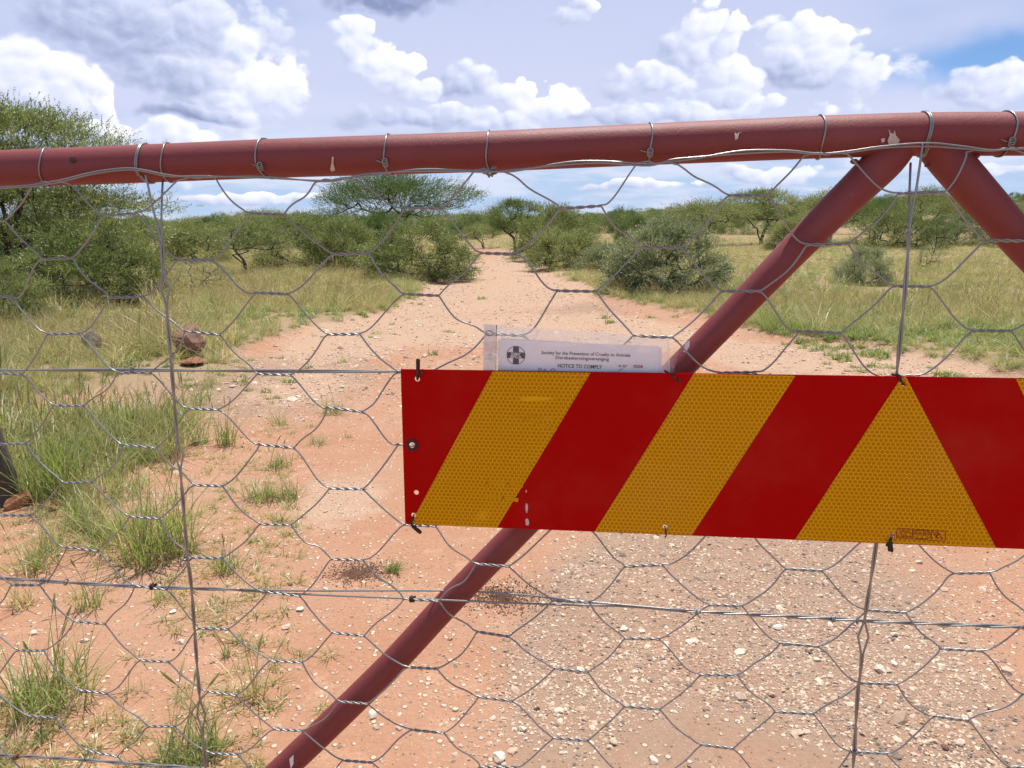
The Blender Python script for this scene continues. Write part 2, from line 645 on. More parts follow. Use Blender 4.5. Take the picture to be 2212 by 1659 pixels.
hh = t.m('ADD', t.m('MULTIPLY', nm, 0.6), t.m('ADD', t.m('MULTIPLY', nf, 0.32), t.m('ADD', t.m('MULTIPLY', fl2, 0.35), t.m('MULTIPLY', grain, 0.12))))
t.l.new(hh, bm_.inputs['Height'])
t.l.new(bm_.outputs[0], p.inputs['Normal'])


def stonemat(name, stops, bump=0.5, bdist=0.0012):
    m, t, p = mat(name)
    oi = t.new('ShaderNodeAttribute', attribute_name='rnd').outputs['Fac']
    oc = t.new('ShaderNodeTexCoord').outputs['Object']
    r = t.new('ShaderNodeObjectInfo').outputs['Random']
    n = t.noise(oc, 45, 5, 0.65)
    n2 = t.noise(oc, 7, 4, 0.6)
    f = t.m('ADD', t.m('MULTIPLY', r, 0.6), t.m('MULTIPLY_ADD', n2, 0.5, t.m('MULTIPLY_ADD', n, 0.3, -0.2)))
    t.l.new(t.ramp(f, stops), p.inputs['Base Color'])
    p.inputs['Roughness'].default_value = 0.9
    b = t.new('ShaderNodeBump')
    b.inputs['Strength'].default_value = bump
    b.inputs['Distance'].default_value = bdist
    t.l.new(n, b.inputs['Height'])
    t.l.new(b.outputs[0], p.inputs['Normal'])
    return m


M_pebble = stonemat('pebble', [(0.0, (0.20, 0.14, 0.10)), (0.22, (0.36, 0.245, 0.17)), (0.5, (0.50, 0.37, 0.265)), (0.78, (0.65, 0.525, 0.395)), (1.0, (0.76, 0.65, 0.52))])
M_chip = stonemat('grey_chip', [(0.0, (0.10, 0.08, 0.065)), (0.5, (0.20, 0.155, 0.12)), (1.0, (0.32, 0.24, 0.175))])
M_whitestone = stonemat('white_stone', [(0.0, (0.36, 0.25, 0.17)), (0.35, (0.58, 0.46, 0.34)), (0.7, (0.70, 0.60, 0.47)), (1.0, (0.78, 0.71, 0.60))], 0.8)
M_rock = stonemat('brown_rock', [(0.0, (0.07, 0.04, 0.03)), (0.4, (0.19, 0.10, 0.07)), (0.75, (0.30, 0.17, 0.12)), (1.0, (0.42, 0.30, 0.22))], 0.9, 0.004)
M_redrock = stonemat('red_rock', [(0.0, (0.16, 0.06, 0.03)), (0.45, (0.34, 0.14, 0.065)), (1.0, (0.46, 0.23, 0.12))], 0.9, 0.004)
M_darkrock = stonemat('dark_rock', [(0.0, (0.05, 0.04, 0.035)), (0.5, (0.12, 0.095, 0.08)), (1.0, (0.22, 0.18, 0.15))], 0.9, 0.004)
M_dung_shadow = simple('dung_shadow_brown', (0.17, 0.085, 0.05), 0.95, 0, 0.5, 30)
M_post = simple('weathered_post', (0.07, 0.055, 0.045), 0.9, 0, 0.55, 14, 0.5)

# red oxide paint with faint brush grain and chips
M_paint, t, p = mat('red_oxide_paint')
obj = t.new('ShaderNodeTexCoord').outputs['Object']
n1 = t.noise(obj, 9, 5, 0.6)
n2 = t.noise(obj, 420, 3, 0.6)
n3 = t.noise(obj, 26, 6, 0.7)
c = t.mix(n1, (0.165, 0.026, 0.026, 1), (0.21, 0.036, 0.034, 1))
c = t.mix(t.sm(n3, 0.66, 0.74), c, (0.25, 0.06, 0.055, 1))
c = t.mix(t.sm(n3, 0.30, 0.25), c, (0.11, 0.03, 0.028, 1))
n4 = t.noise(t.v('MULTIPLY', obj, (3, 3, 3)), 55, 4, 0.7)
c = t.mix(t.sm(n4, 0.70, 0.74), c, (0.13, 0.055, 0.03, 1))
c = t.mix(t.m('MULTIPLY', t.sm(t.noise(obj, 3.5, 5, 0.65), 0.5, 0.75), 0.35), c, (0.27, 0.095, 0.085, 1))
t.l.new(c, p.inputs['Base Color'])
t.l.new(t.m('MULTIPLY_ADD', n1, 0.25, 0.48), p.inputs['Roughness'])
b = t.new('ShaderNodeBump')
b.inputs['Strength'].default_value = 0.35
b.inputs['Distance'].default_value = 0.001
t.l.new(t.m('MULTIPLY_ADD', n3, 2.0, n2), b.inputs['Height'])
t.l.new(b.outputs[0], p.inputs['Normal'])

# galvanised wire
M_wire, t, p = mat('galvanised_wire')
obj = t.new('ShaderNodeTexCoord').outputs['Object']
n1 = t.noise(obj, 14, 5, 0.65)
n2 = t.noise(obj, 300, 3, 0.6)
c = t.mix(n1, (0.17, 0.173, 0.166, 1), (0.37, 0.375, 0.36, 1))
c = t.mix(t.sm(n1, 0.70, 0.76), c, (0.22, 0.11, 0.05, 1))
t.l.new(c, p.inputs['Base Color'])
p.inputs['Metallic'].default_value = 0.55
t.l.new(t.m('MULTIPLY_ADD', n2, 0.2, 0.27), p.inputs['Roughness'])
M_rust = simple('rusty_wire', (0.055, 0.035, 0.028), 0.85, 0.3, 0.6, 120)
M_rustbright = simple('orange_rust', (0.22, 0.08, 0.03), 0.9, 0.0, 0.5, 150)
M_dropping = simple('pale_smear', (0.55, 0.47, 0.38), 0.9, 0, 0.35, 90)
M_black = simple('print_black', (0.035, 0.033, 0.035), 0.6)
M_redink = simple('print_red', (0.42, 0.02, 0.02), 0.6)
M_paper = simple('paper', (0.95, 0.94, 0.93), 0.7, 0, 0.03, 30)
M_pen = simple('pen_ink', (0.09, 0.09, 0.13), 0.6)

# reflective sheeting
def sheeting(name, cell, rim, hexes, gloss=0.28):
    m, t, p = mat(name)
    obj = t.new('ShaderNodeTexCoord').outputs['Object']
    sx = t.new('ShaderNodeSeparateXYZ')
    t.l.new(obj, sx.inputs[0])
    cell_w = 0.0054
    s = (cell_w * 1.0, cell_w * 1.7320508, 1)
    cx = t.new('ShaderNodeCombineXYZ')
    t.l.new(sx.outputs[0], cx.inputs[0])
    t.l.new(sx.outputs[2], cx.inputs[1])
    q = cx.outputs[0]
    half = (s[0] / 2, s[1] / 2, 0)
    a = t.v('SUBTRACT', t.v('WRAP', q, (s[0], s[1], 1), (0, 0, 0)), half)
    qb = t.v('ADD', q, half)
    b = t.v('SUBTRACT', t.v('WRAP', qb, (s[0], s[1], 1), (0, 0, 0)), half)
    la, lb = t.v('LENGTH', t.v('MULTIPLY', a, (1, 1, 0)), out=1), t.v('LENGTH', t.v('MULTIPLY', b, (1, 1, 0)), out=1)
    use = t.m('LESS_THAN', la, lb)
    mixv = t.new('ShaderNodeMix', data_type='VECTOR')
    t.l.new(use, mixv.inputs[0])
    t.l.new(b, mixv.inputs[4])
    t.l.new(a, mixv.inputs[5])
    g = t.v('ABSOLUTE', mixv.outputs[1])
    sg = t.new('ShaderNodeSeparateXYZ')
    t.l.new(g, sg.inputs[0])
    d = t.m('MAXIMUM', sg.outputs[0], t.m('ADD', t.m('MULTIPLY', sg.outputs[0], 0.5), t.m('MULTIPLY', sg.outputs[1], 0.8660254)))
    edge = t.sm(d, cell_w * 0.385, cell_w * 0.455)
    n1 = t.noise(obj, 16, 4, 0.6)
    n2 = t.noise(obj, 150, 4, 0.6)
    bright = t.sm(n1, 0.62, 0.80)
    f = t.m('MULTIPLY', edge, hexes)
    f = t.m('MAXIMUM', f, t.m('MULTIPLY', bright, 0.55 * hexes))
    # scuffs: long thin scratches rubbed across
    sc = t.noise(t.v('MULTIPLY', obj, (9, 1, 75)), 1.0, 3, 0.5)
    scm = t.m('MULTIPLY', t.sm(sc, 0.70, 0.76), t.sm(n1, 0.5, 0.6))
    f = t.m('MAXIMUM', f, t.m('MULTIPLY', scm, 0.8))
    col = t.mix(f, cell, rim)
    dust = t.m('MULTIPLY', t.sm(t.noise(obj, 5, 5, 0.65), 0.45, 0.8), 0.06)
    col = t.mix(dust, col, (0.50, 0.30, 0.18, 1))
    col = t.mix(t.m('MULTIPLY', n2, 0.25), col, t.mix(1.0, col, (0.75, 0.75, 0.75, 1), 'MULTIPLY'))
    t.l.new(col, p.inputs['Base Color'])
    t.l.new(t.m('MULTIPLY_ADD', n2, 0.12, gloss), p.inputs['Roughness'])
    p.inputs['Specular IOR Level'].default_value = 0.06
    return m


M_sred = sheeting('red_reflective_sheet', (0.41, 0.0004, 0.0006, 1), (0.48, 0.001, 0.001, 1), 0.55)
M_syel = sheeting('yellow_reflective_sheet', (0.51, 0.22, 0.0008, 1), (0.82, 0.45, 0.008, 1), 1.0)
M_alu = simple('aluminium_back', (0.45, 0.45, 0.46), 0.4, 0.9, 0.1)

# clear plastic sleeve
M_plastic, t, p = mat('clear_plastic')
t.n.remove(p)
tr = t.new('ShaderNodeBsdfTransparent')
tr.inputs[0].default_value = (0.98, 0.98, 0.985, 1)
gl = t.new('ShaderNodeBsdfGlossy')
gl.inputs['Roughness'].default_value = 0.12
df = t.new('ShaderNodeBsdfTranslucent')
df.inputs[0].default_value = (0.85, 0.85, 0.88, 1)
d2 = t.new('ShaderNodeBsdfDiffuse')
d2.inputs[0].default_value = (0.8, 0.8, 0.84, 1)
ms = t.new('ShaderNodeMixShader')
ms.inputs[0].default_value = 0.5
t.l.new(df.outputs[0], ms.inputs[1])
t.l.new(d2.outputs[0], ms.inputs[2])
m1 = t.new('ShaderNodeMixShader')
obj = t.new('ShaderNodeTexCoord').outputs['Object']
nn = t.noise(obj, 30, 4, 0.6)
a_ = t.new('ShaderNodeAttribute', attribute_name='milky').outputs['Fac']
t.l.new(t.m('MULTIPLY_ADD', t.sm(nn, 0.4, 0.75), 0.10, t.m('MULTIPLY_ADD', a_, 0.45, 0.06)), m1.inputs[0])
t.l.new(tr.outputs[0], m1.inputs[1])
t.l.new(ms.outputs[0], m1.inputs[2])
m2 = t.new('ShaderNodeMixShader')
fr = t.new('ShaderNodeFresnel')
fr.inputs[0].default_value = 1.4
b = t.new('ShaderNodeBump')
b.inputs['Strength'].default_value = 0.6
b.inputs['Distance'].default_value = 0.004
t.l.new(nn, b.inputs['Height'])
t.l.new(b.outputs[0], gl.inputs['Normal'])
t.l.new(fr.outputs[0], m2.inputs[0])
t.l.new(m1.outputs[0], m2.inputs[1])
t.l.new(gl.outputs[0], m2.inputs[2])
t.l.new(m2.outputs[0], t.n['Material Output'].inputs['Surface'])

# ------------------------------------------------------------------ ground sheet
GREY = [(1600, 1500, .5), (1750, 1350, .5), (1650, 1250, .55), (1420, 1610, .32), (1260, 1570, .22), (1240, 665, 1.1), (1700, 1620, .4), (1850, 1560, .3), (1440, 1240, .3), (600, 840, .8), (470, 800, .7), (1300, 1330, .25), (1250, 1450, .2), (640, 800, .7), (1600, 1000, .8), (1095, 605, 1.0), (1090, 580, 1.6), (1150, 760, .5)]
PALE = [(1050, 650, 1.0), (1640, 770, .8), (900, 640, 1.4), (1080, 600, 2.6), (730, 1080, .3), (800, 700, 1.1), (1090, 570, 5), (1900, 780, .7), (2150, 790, .5), (650, 840, .5), (1400, 720, .8), (1130, 705, .9), (720, 755, .7), (1290, 700, .8), (1180, 640, 1.2), (980, 720, .7)]


def blobs(x, y, tab):
    s = np.zeros_like(x)
    for (u, v_, r) in tab:
        g = G_CACHE.setdefault((u, v_), ground(u, v_))
        s += np.exp(-((x - g.x) ** 2 + ((y - g.y) * 0.6) ** 2) / (r * r))
    return np.clip(s, 0, 1)


G_CACHE = {}
ys = [-14.0]
while ys[-1] < 4000:
    y_ = ys[-1]
    ys.append(y_ + (0.6 if y_ < 0.6 else 0.045 + max(0, y_ - 2) * 0.017))
ys = np.array(ys)
us = np.linspace(-1, 1, 321)
us = np.sign(us) * np.abs(us) ** 1.25
Y, U = np.meshgrid(ys, us, indexing='ij')
X = U * (9.0 + 1.0 * np.abs(Y))
Z = terrain(X, Y)
nr, nc = X.shape
Vg = np.stack([X, Y, Z], -1).reshape(-1, 3)
ii = np.arange(nr - 1)[:, None] * nc + np.arange(nc - 1)[None, :]
Fg = np.stack([ii, ii + 1, ii + nc + 1, ii + nc], -1).reshape(-1, 4)
gm = npmesh('ground', Vg, Fg, smooth=True)
for nm_, arr in (('bare', road_mask(Vg[:, 0], Vg[:, 1])), ('grey', blobs(Vg[:, 0], Vg[:, 1], GREY)), ('pale', blobs(Vg[:, 0], Vg[:, 1], PALE))):
    a = gm.attributes.new(nm_, 'FLOAT', 'POINT')
    a.data.foreach_set('value', np.ascontiguousarray(arr, np.float32))
link('ground', gm, M_soil, kind='structure')


# ------------------------------------------------------------------ scatter: one object of many alike small pieces
def scatter(name, protos, pts, rot, scale, idx, label, cat):
    me = bpy.data.meshes.new(name)
    me.vertices.add(len(pts))
    me.vertices.foreach_set('co', np.ascontiguousarray(pts, np.float32).ravel())
    for nm_, typ, key, arr in (('irot', 'FLOAT_VECTOR', 'vector', rot), ('iscale', 'FLOAT_VECTOR', 'vector', scale), ('iidx', 'INT', 'value', idx)):
        a = me.attributes.new(nm_, typ, 'POINT')
        a.data.foreach_set(key, np.ascontiguousarray(arr, np.int32 if typ == 'INT' else np.float32).ravel())
    o = link(name, me, None, None, kind='stuff', label=label, category=cat)
    g = bpy.data.node_groups.new(name + '_scatter', 'GeometryNodeTree')
    g.interface.new_socket('Geometry', in_out='INPUT', socket_type='NodeSocketGeometry')
    g.interface.new_socket('Geometry', in_out='OUTPUT', socket_type='NodeSocketGeometry')
    n, l = g.nodes, g.links
    gi, go = n.new('NodeGroupInput'), n.new('NodeGroupOutput')
    inst = n.new('GeometryNodeInstanceOnPoints')
    l.new(gi.outputs[0], inst.inputs['Points'])
    jn = n.new('GeometryNodeJoinGeometry')
    for pr in reversed(protos):
        oi = n.new('GeometryNodeObjectInfo')
        oi.inputs['Object'].default_value = pr
        oi.inputs['As Instance'].default_value = True
        l.new(oi.outputs['Geometry'], jn.inputs[0])
    l.new(jn.outputs[0], inst.inputs['Instance'])
    inst.inputs['Pick Instance'].default_value = True
    for nm_, typ, sock in (('irot', 'FLOAT_VECTOR', 'Rotation'), ('iscale', 'FLOAT_VECTOR', 'Scale'), ('iidx', 'INT', 'Instance Index')):
        na = n.new('GeometryNodeInputNamedAttribute')
        na.data_type = typ
        na.inputs['Name'].default_value = nm_
        l.new(na.outputs[0], inst.inputs[sock])
    l.new(inst.outputs[0], go.inputs[0])
    md = o.modifiers.new('scatter', 'NODES')
    md.node_group = g
    return o


def proto(name, mesh, material):
    mesh.materials.append(material)
    return bpy.data.objects.new(name, mesh)


# ------------------------------------------------------------------ plants
def blades(n, seed, base_r, h, lean, width, dry=0.5, curl=0.6, levels=4, hvar=0.5):
    lean = lean * 1.35
    """grass blades as tapered bent ribbons; returns verts, quads, rnd"""
    r = np.random.default_rng(seed)
    ang = r.uniform(0, 2 * np.pi, n)
    br = base_r * np.sqrt(r.uniform(0, 1, n))
    ba = r.uniform(0, 2 * np.pi, n)
    base = np.stack([br * np.cos(ba), br * np.sin(ba), np.full(n, -0.01)], -1)
    H = h * (1 - hvar * r.uniform(0, 1, n) ** 1.2)
    ln = lean * r.uniform(0.05, 1.0, n) ** 0.8
    out = np.stack([np.cos(ang), np.sin(ang), np.zeros(n)], -1)
    side = np.stack([-np.sin(ang), np.cos(ang), np.zeros(n)], -1)
    tw = r.uniform(-1, 1, n)
    side = side * np.cos(tw)[:, None] + out * np.sin(tw)[:, None]
    V = []
    for k in range(levels + 1):
        s = k / levels
        off = ln * (s + curl * s * s) / (1 + curl)
        z = H * (s - 0.35 * ln * s * s)
        c = base + out * (off * H)[:, None]
        c[:, 2] += z
        w = width * (1 - s ** 1.6) * (0.6 + 0.4 * min(1, s * 3)) + width * 0.04
        V.append(c - side * w * 0.5)
        V.append(c + side * w * 0.5)
    V = np.stack(V, 1)
    m = 2 * (levels + 1)
    b0 = (np.arange(n) * m)[:, None]
    q = [np.stack([b0[:, 0] + 2 * k, b0[:, 0] + 2 * k + 1, b0[:, 0] + 2 * k + 3, b0[:, 0] + 2 * k + 2], -1) for k in range(levels)]
    f = np.concatenate(q)
    rn = np.repeat(np.clip(r.normal(dry, 0.22, n), 0, 1), m)
    return V.reshape(-1, 3), f, rn


def seedstalks(n, seed, base_r, h, lean):
    """thin stalks with a narrow seed head"""
    r = np.random.default_rng(seed)
    parts, rn = [], []
    for i in range(n):
        a = r.uniform(0, 6.28)
        b = r.uniform(0, 6.28)
        rr = base_r * r.uniform(0, 1) ** .5
        H = h * r.uniform(0.65, 1)
        L = lean * r.uniform(0.1, 1)
        p0 = np.array([rr * math.cos(b), rr * math.sin(b), 0])
        d = np.array([math.cos(a), math.sin(a), 0])
        pts = [p0 + d * L * H * s ** 1.7 + np.array([0, 0, H * s]) for s in (0, .3, .6, .8, .87, .94, 1)]
        V, fl = tube(pts, [.0016, .0014, .0012, .0012, .0045, .004, .001], 3, False)
        parts.append((V, fl))
        rn.append(np.full(len(V), np.clip(r.normal(0.85, 0.12), 0, 1)))
    V, fl = merge(parts)
    return V, fl, np.concatenate(rn)


def tuftmesh(name, n, seed, base_r, h, lean, width, dry, stalks=0, curl=0.6, hvar=0.5):
    V, f, rn = blades(n, seed, base_r, h, lean, width, dry, curl, hvar=hvar)
    if stalks:
        V2, f2, r2 = seedstalks(stalks, seed + 1, base_r, h * 1.35, lean * 0.7)
        V, fl = merge([(V, [f]), (V2, f2)])
        return npmesh(name, V, fl, np.concatenate([rn, r2]))
    return npmesh(name, V, f, rn)


def leaf_quads(o, d, L, n, leaf, width, rng):
    """sprigs: origins o, directions d (k,3); n leaves on each"""
    k = len(o)
    tpos = (np.arange(n) + rng.uniform(0.2, 0.8, (k, n))) / n
    cpos = o[:, None, :] + d[:, None, :] * (L[:, None] * tpos)[..., None]
    rv = rng.normal(0, 1, (k, n, 3))
    ld = d[:, None, :] * 0.75 + rv * 0.42 + np.array([0, 0, 0.12])
    ld /= np.linalg.norm(ld, axis=2)[..., None]
    wv = np.cross(ld, rng.normal(0, 0.75, (k, n, 3)) + np.array([0, 0, 1.1]))
    wv /= np.linalg.norm(wv, axis=2)[..., None] + 1e-9
    ll = leaf * rng.uniform(0.7, 1.3, (k, n, 1))
    ww = width * rng.uniform(0.7, 1.3, (k, n, 1))
    a = cpos
    b = cpos + ld * ll * 0.5 + wv * ww * 0.5
    c = cpos + ld * ll
    e = cpos + ld * ll * 0.5 - wv * ww * 0.5
    V = np.stack([a, b, c, e], 2).reshape(-1, 3)
    f = np.arange(len(V)).reshape(-1, 4)
    return V, f


def gen_tree(name, seed, H, R, kind, pads, sprigs, leaves, leaf=0.05, fork=None, lean=0.0, stems=1, thin=1.0):
    """skeleton grown towards pads of foliage; returns trunk mesh, crown mesh"""
    r = np.random.default_rng(seed)
    ph = r.uniform(0, 6.28, 4)

    def lump(a):
        return 1 + 0.16 * np.sin(2 * a + ph[0]) + 0.12 * np.sin(3 * a + ph[1]) + 0.08 * np.sin(5 * a + ph[2])
    ang = r.uniform(0, 2 * np.pi, pads)
    u = np.sqrt(r.uniform(0, 1, pads))
    if kind == 'umbrella':
        rr = u * R * lump(ang)
        top = H * (1 - 0.24 * (u ** 2.2)) * (1 + 0.05 * np.sin(4 * ang + ph[3]))
        z = top - H * 0.20 * r.uniform(0, 1, pads) ** 1.7
        z = np.where(r.uniform(0, 1, pads) < 0.10, H * r.uniform(0.52, 0.66, pads), z)
        hub = np.array([0, 0, H * 0.45])
        pv, ph_ = 0.04, 0.17
    elif kind == 'vase':
        e = r.uniform(-0.55, 1.0, pads)
        rad_ = (0.45 + 0.55 * r.uniform(0, 1, pads) ** 0.5)
        rr = R * np.sqrt(np.maximum(0.05, 1 - e * e)) * rad_ * lump(ang)
        z = H * 0.66 + H * 0.34 * e * (0.75 + 0.25 * rad_)
        hub = np.array([0, 0, H * 0.5])
        pv, ph_ = 0.07, 0.14
    elif kind == 'skirt':           # umbrella whose tiers reach nearly to the ground
        tier = r.integers(0, 4, pads)
        th = np.array([1.0, 0.80, 0.60, 0.42])[tier] * H
        tr_ = np.array([0.62, 0.85, 1.0, 0.95])[tier] * R
        rr = u * tr_ * lump(ang + tier)
        z = th * (1 - 0.17 * u ** 2) - H * 0.03 * r.uniform(0, 1, pads)
        hub = np.array([0, 0, H * 0.4])
        pv, ph_ = 0.05, 0.22
    else:                           # bush: rounded down to the ground
        e = r.uniform(0.0, 1.0, pads) ** 1.25
        rad_ = (0.45 + 0.55 * r.uniform(0, 1, pads) ** 0.5)
        rr = R * np.sqrt(np.maximum(0.02, 1 - (e * 0.98) ** 2.0)) * rad_ * lump(ang)
        z = H * (0.06 + 0.94 * e * (0.7 + 0.3 * rad_)) * (1 + 0.10 * np.sin(3 * ang + ph[3]))
        hub = np.array([0, 0, H * 0.35])
        pv, ph_ = 0.055, 0.11
    T = np.stack([rr * np.cos(ang), rr * np.sin(ang), z], -1)
    # skeleton
    fz = fork if fork is not None else (0.38 * H if kind in ('umbrella', 'vase') else 0.10 * H)
    nodes, parent, isleaf = [], [], []
    for s in range(stems):
        a = 6.283 * s / stems + r.uniform(-0.4, 0.4)
        o = np.array([math.cos(a), math.sin(a), 0]) * (0.03 if stems > 1 else 0)
        prev = -1
        for q in range(4):
            tt = q / 3
            p_ = o + np.array([math.cos(a) * (0.10 * R * tt * (stems > 1) + lean * tt), math.sin(a) * 0.10 * R * tt * (stems > 1), fz * tt - (0.10 if q == 0 else 0)])
            p_ += r.normal(0, 0.02 * H / 3, 3) * (q > 0)
            nodes.append(p_)
            parent.append(prev)
            prev = len(nodes) - 1
    base_n = len(nodes)
    order = np.argsort(np.linalg.norm((T - np.array([0, 0, fz])) * np.array([1, 1, 1.0]), axis=1))
    tips = []
    for i in order:
        P_ = T[i]
        N_ = np.array(nodes)
        dd = np.linalg.norm(N_ - P_, axis=1)
        # prefer nodes that lie below and inside
        dd = dd + 0.9 * np.maximum(0, N_[:, 2] - P_[2] + 0.05) + 0.30 * np.linalg.norm(N_ - np.array([0, 0, fz]), axis=1) * 0.3
        dd[:base_n] += np.where(np.arange(base_n) % 4 < 2, 5.0, 0)
        j = int(np.argmin(dd))
        A = N_[j]
        prev = j
        m = 3
        for q in range(1, m + 1):
            tt = q / m
            pos = A + (P_ - A) * tt
            pos = pos + r.normal(0, 0.035, 3) * np.linalg.norm(P_ - A) * (q < m)
            pos[2] -= 0.12 * np.linalg.norm(P_ - A) * math.sin(math.pi * tt) * (0.6 if kind == 'umbrella' else 0.2)
            nodes.append(pos)
            parent.append(prev)
            prev = len(nodes) - 1
        tips.append(prev)
    N_ = np.array(nodes)
    par = np.array(parent)
    cnt = np.zeros(len(N_))
    cnt[tips] = 1
    for i in range(len(N_) - 1, -1, -1):
        if par[i] >= 0:
            cnt[par[i]] += cnt[i]
    cnt = np.maximum(cnt, 1)
    rad_n = 0.0062 * cnt ** 0.52 * thin * (H / 3.5) ** 0.6
    segs = np.array([(par[i], i) for i in range(len(N_)) if par[i] >= 0])
    A, B = N_[segs[:, 0]], N_[segs[:, 1]]
    dv = B - A
    dn = dv / (np.linalg.norm(dv, axis=1)[:, None] + 1e-9)
    ref = np.where(np.abs(dn[:, 2:3]) < 0.9, np.array([[0, 0, 1.0]]), np.array([[1.0, 0, 0]]))
    s1 = np.cross(dn, ref)
    s1 /= np.linalg.norm(s1, axis=1)[:, None]
    s2 = np.cross(dn, s1)
    ra, rb = np.minimum(rad_n[segs[:, 0]], rad_n[segs[:, 1]] * 1.5), rad_n[segs[:, 1]]
    sides = 5
    an = np.arange(sides) / sides * 2 * np.pi
    ring = np.cos(an)[None, :, None] * s1[:, None, :] + np.sin(an)[None, :, None] * s2[:, None, :]
    VA = A[:, None, :] - dn[:, None, :] * ra[:, None, None] * 0.3 + ring * ra[:, None, None]
    VB = B[:, None, :] + ring * rb[:, None, None]
    V = np.concatenate([VA, VB], 1).reshape(-1, 3)
    b0 = np.arange(len(segs))[:, None] * (2 * sides)
    j = np.arange(sides)[None, :]
    k = (j + 1) % sides
    fq = np.stack([b0 + j, b0 + k, b0 + sides + k, b0 + sides + j], -1).reshape(-1, 4)
    trunk = npmesh(name + '_trunk', V, fq, smooth=True)
    # foliage
    ns = pads * sprigs
    sc = R / 1.6
    o = np.repeat(T, sprigs, 0) + r.normal(0, 1, (ns, 3)) * np.array([ph_, ph_, pv]) * sc * 1.15
    cdir = o - hub
    cdir /= np.linalg.norm(cdir, axis=1)[:, None] + 1e-9
    d = cdir * 0.75 + r.normal(0, 0.5, (ns, 3)) + np.array([0, 0, 0.28])
    if kind in ('umbrella', 'skirt'):
        d[:, 2] *= 0.65
    d /= np.linalg.norm(d, axis=1)[:, None]
    L = leaf * r.uniform(3.5, 8.0, ns)
    Vl, fl = leaf_quads(o, d, L, leaves, leaf, leaf * 0.36, r)
    padr = r.normal(0, 0.16, pads)
    rn = np.clip(0.47 + np.repeat(padr, sprigs) + r.normal(0, 0.17, ns), 0, 1)
    # sprig stems, so the twigs show between leaves
    return trunk, npmesh(name + '_crown', Vl, fl, np.repeat(rn, leaves * 4)), H, R


TREES = {
    'umb0': gen_tree('umbrella_a', 11, 3.6, 2.9, 'umbrella', 230, 28, 15, 0.056, 1.25, 0.0, 2),
    'umb1': gen_tree('umbrella_b', 23, 3.4, 3.2, 'umbrella', 180, 20, 14, 0.066, 1.0, 0.2, 1),
    'skirt': gen_tree('tiered', 31, 4.0, 2.9, 'skirt', 330, 36, 15, 0.056, 1.1, 0.0, 3),
    'vase0': gen_tree('vase_a', 41, 3.6, 1.7, 'vase', 170, 22, 15, 0.056, 1.1, 0.0, 2),
    'vase1': gen_tree('vase_b', 47, 3.0, 1.6, 'vase', 115, 18, 13, 0.052, 0.7, 0.0, 3),
    'bush0': gen_tree('bush_a', 53, 1.9, 1.5, 'bush', 200, 23, 15, 0.047, None, 0, 5),
    'bush1': gen_tree('bush_b', 59, 1.7, 1.5, 'bush', 190, 23, 15, 0.047, None, 0, 6),
    'bush2': gen_tree('bush_c', 67, 1.8, 1.4, 'bush', 170, 22, 15, 0.050, None, 0, 4),
    'open0': gen_tree('open_a', 71, 1.3, 0.8, 'bush', 80, 9, 8, 0.036, 0.3, 0, 5, 1.3),
}
# sprawling shrub near the track: spiky long shoots
TREES['spiky'] = gen_tree('spiky_shrub', 83, 1.75, 1.25, 'bush', 200, 30, 16, 0.043, 0.35, 0, 5, 1.2)

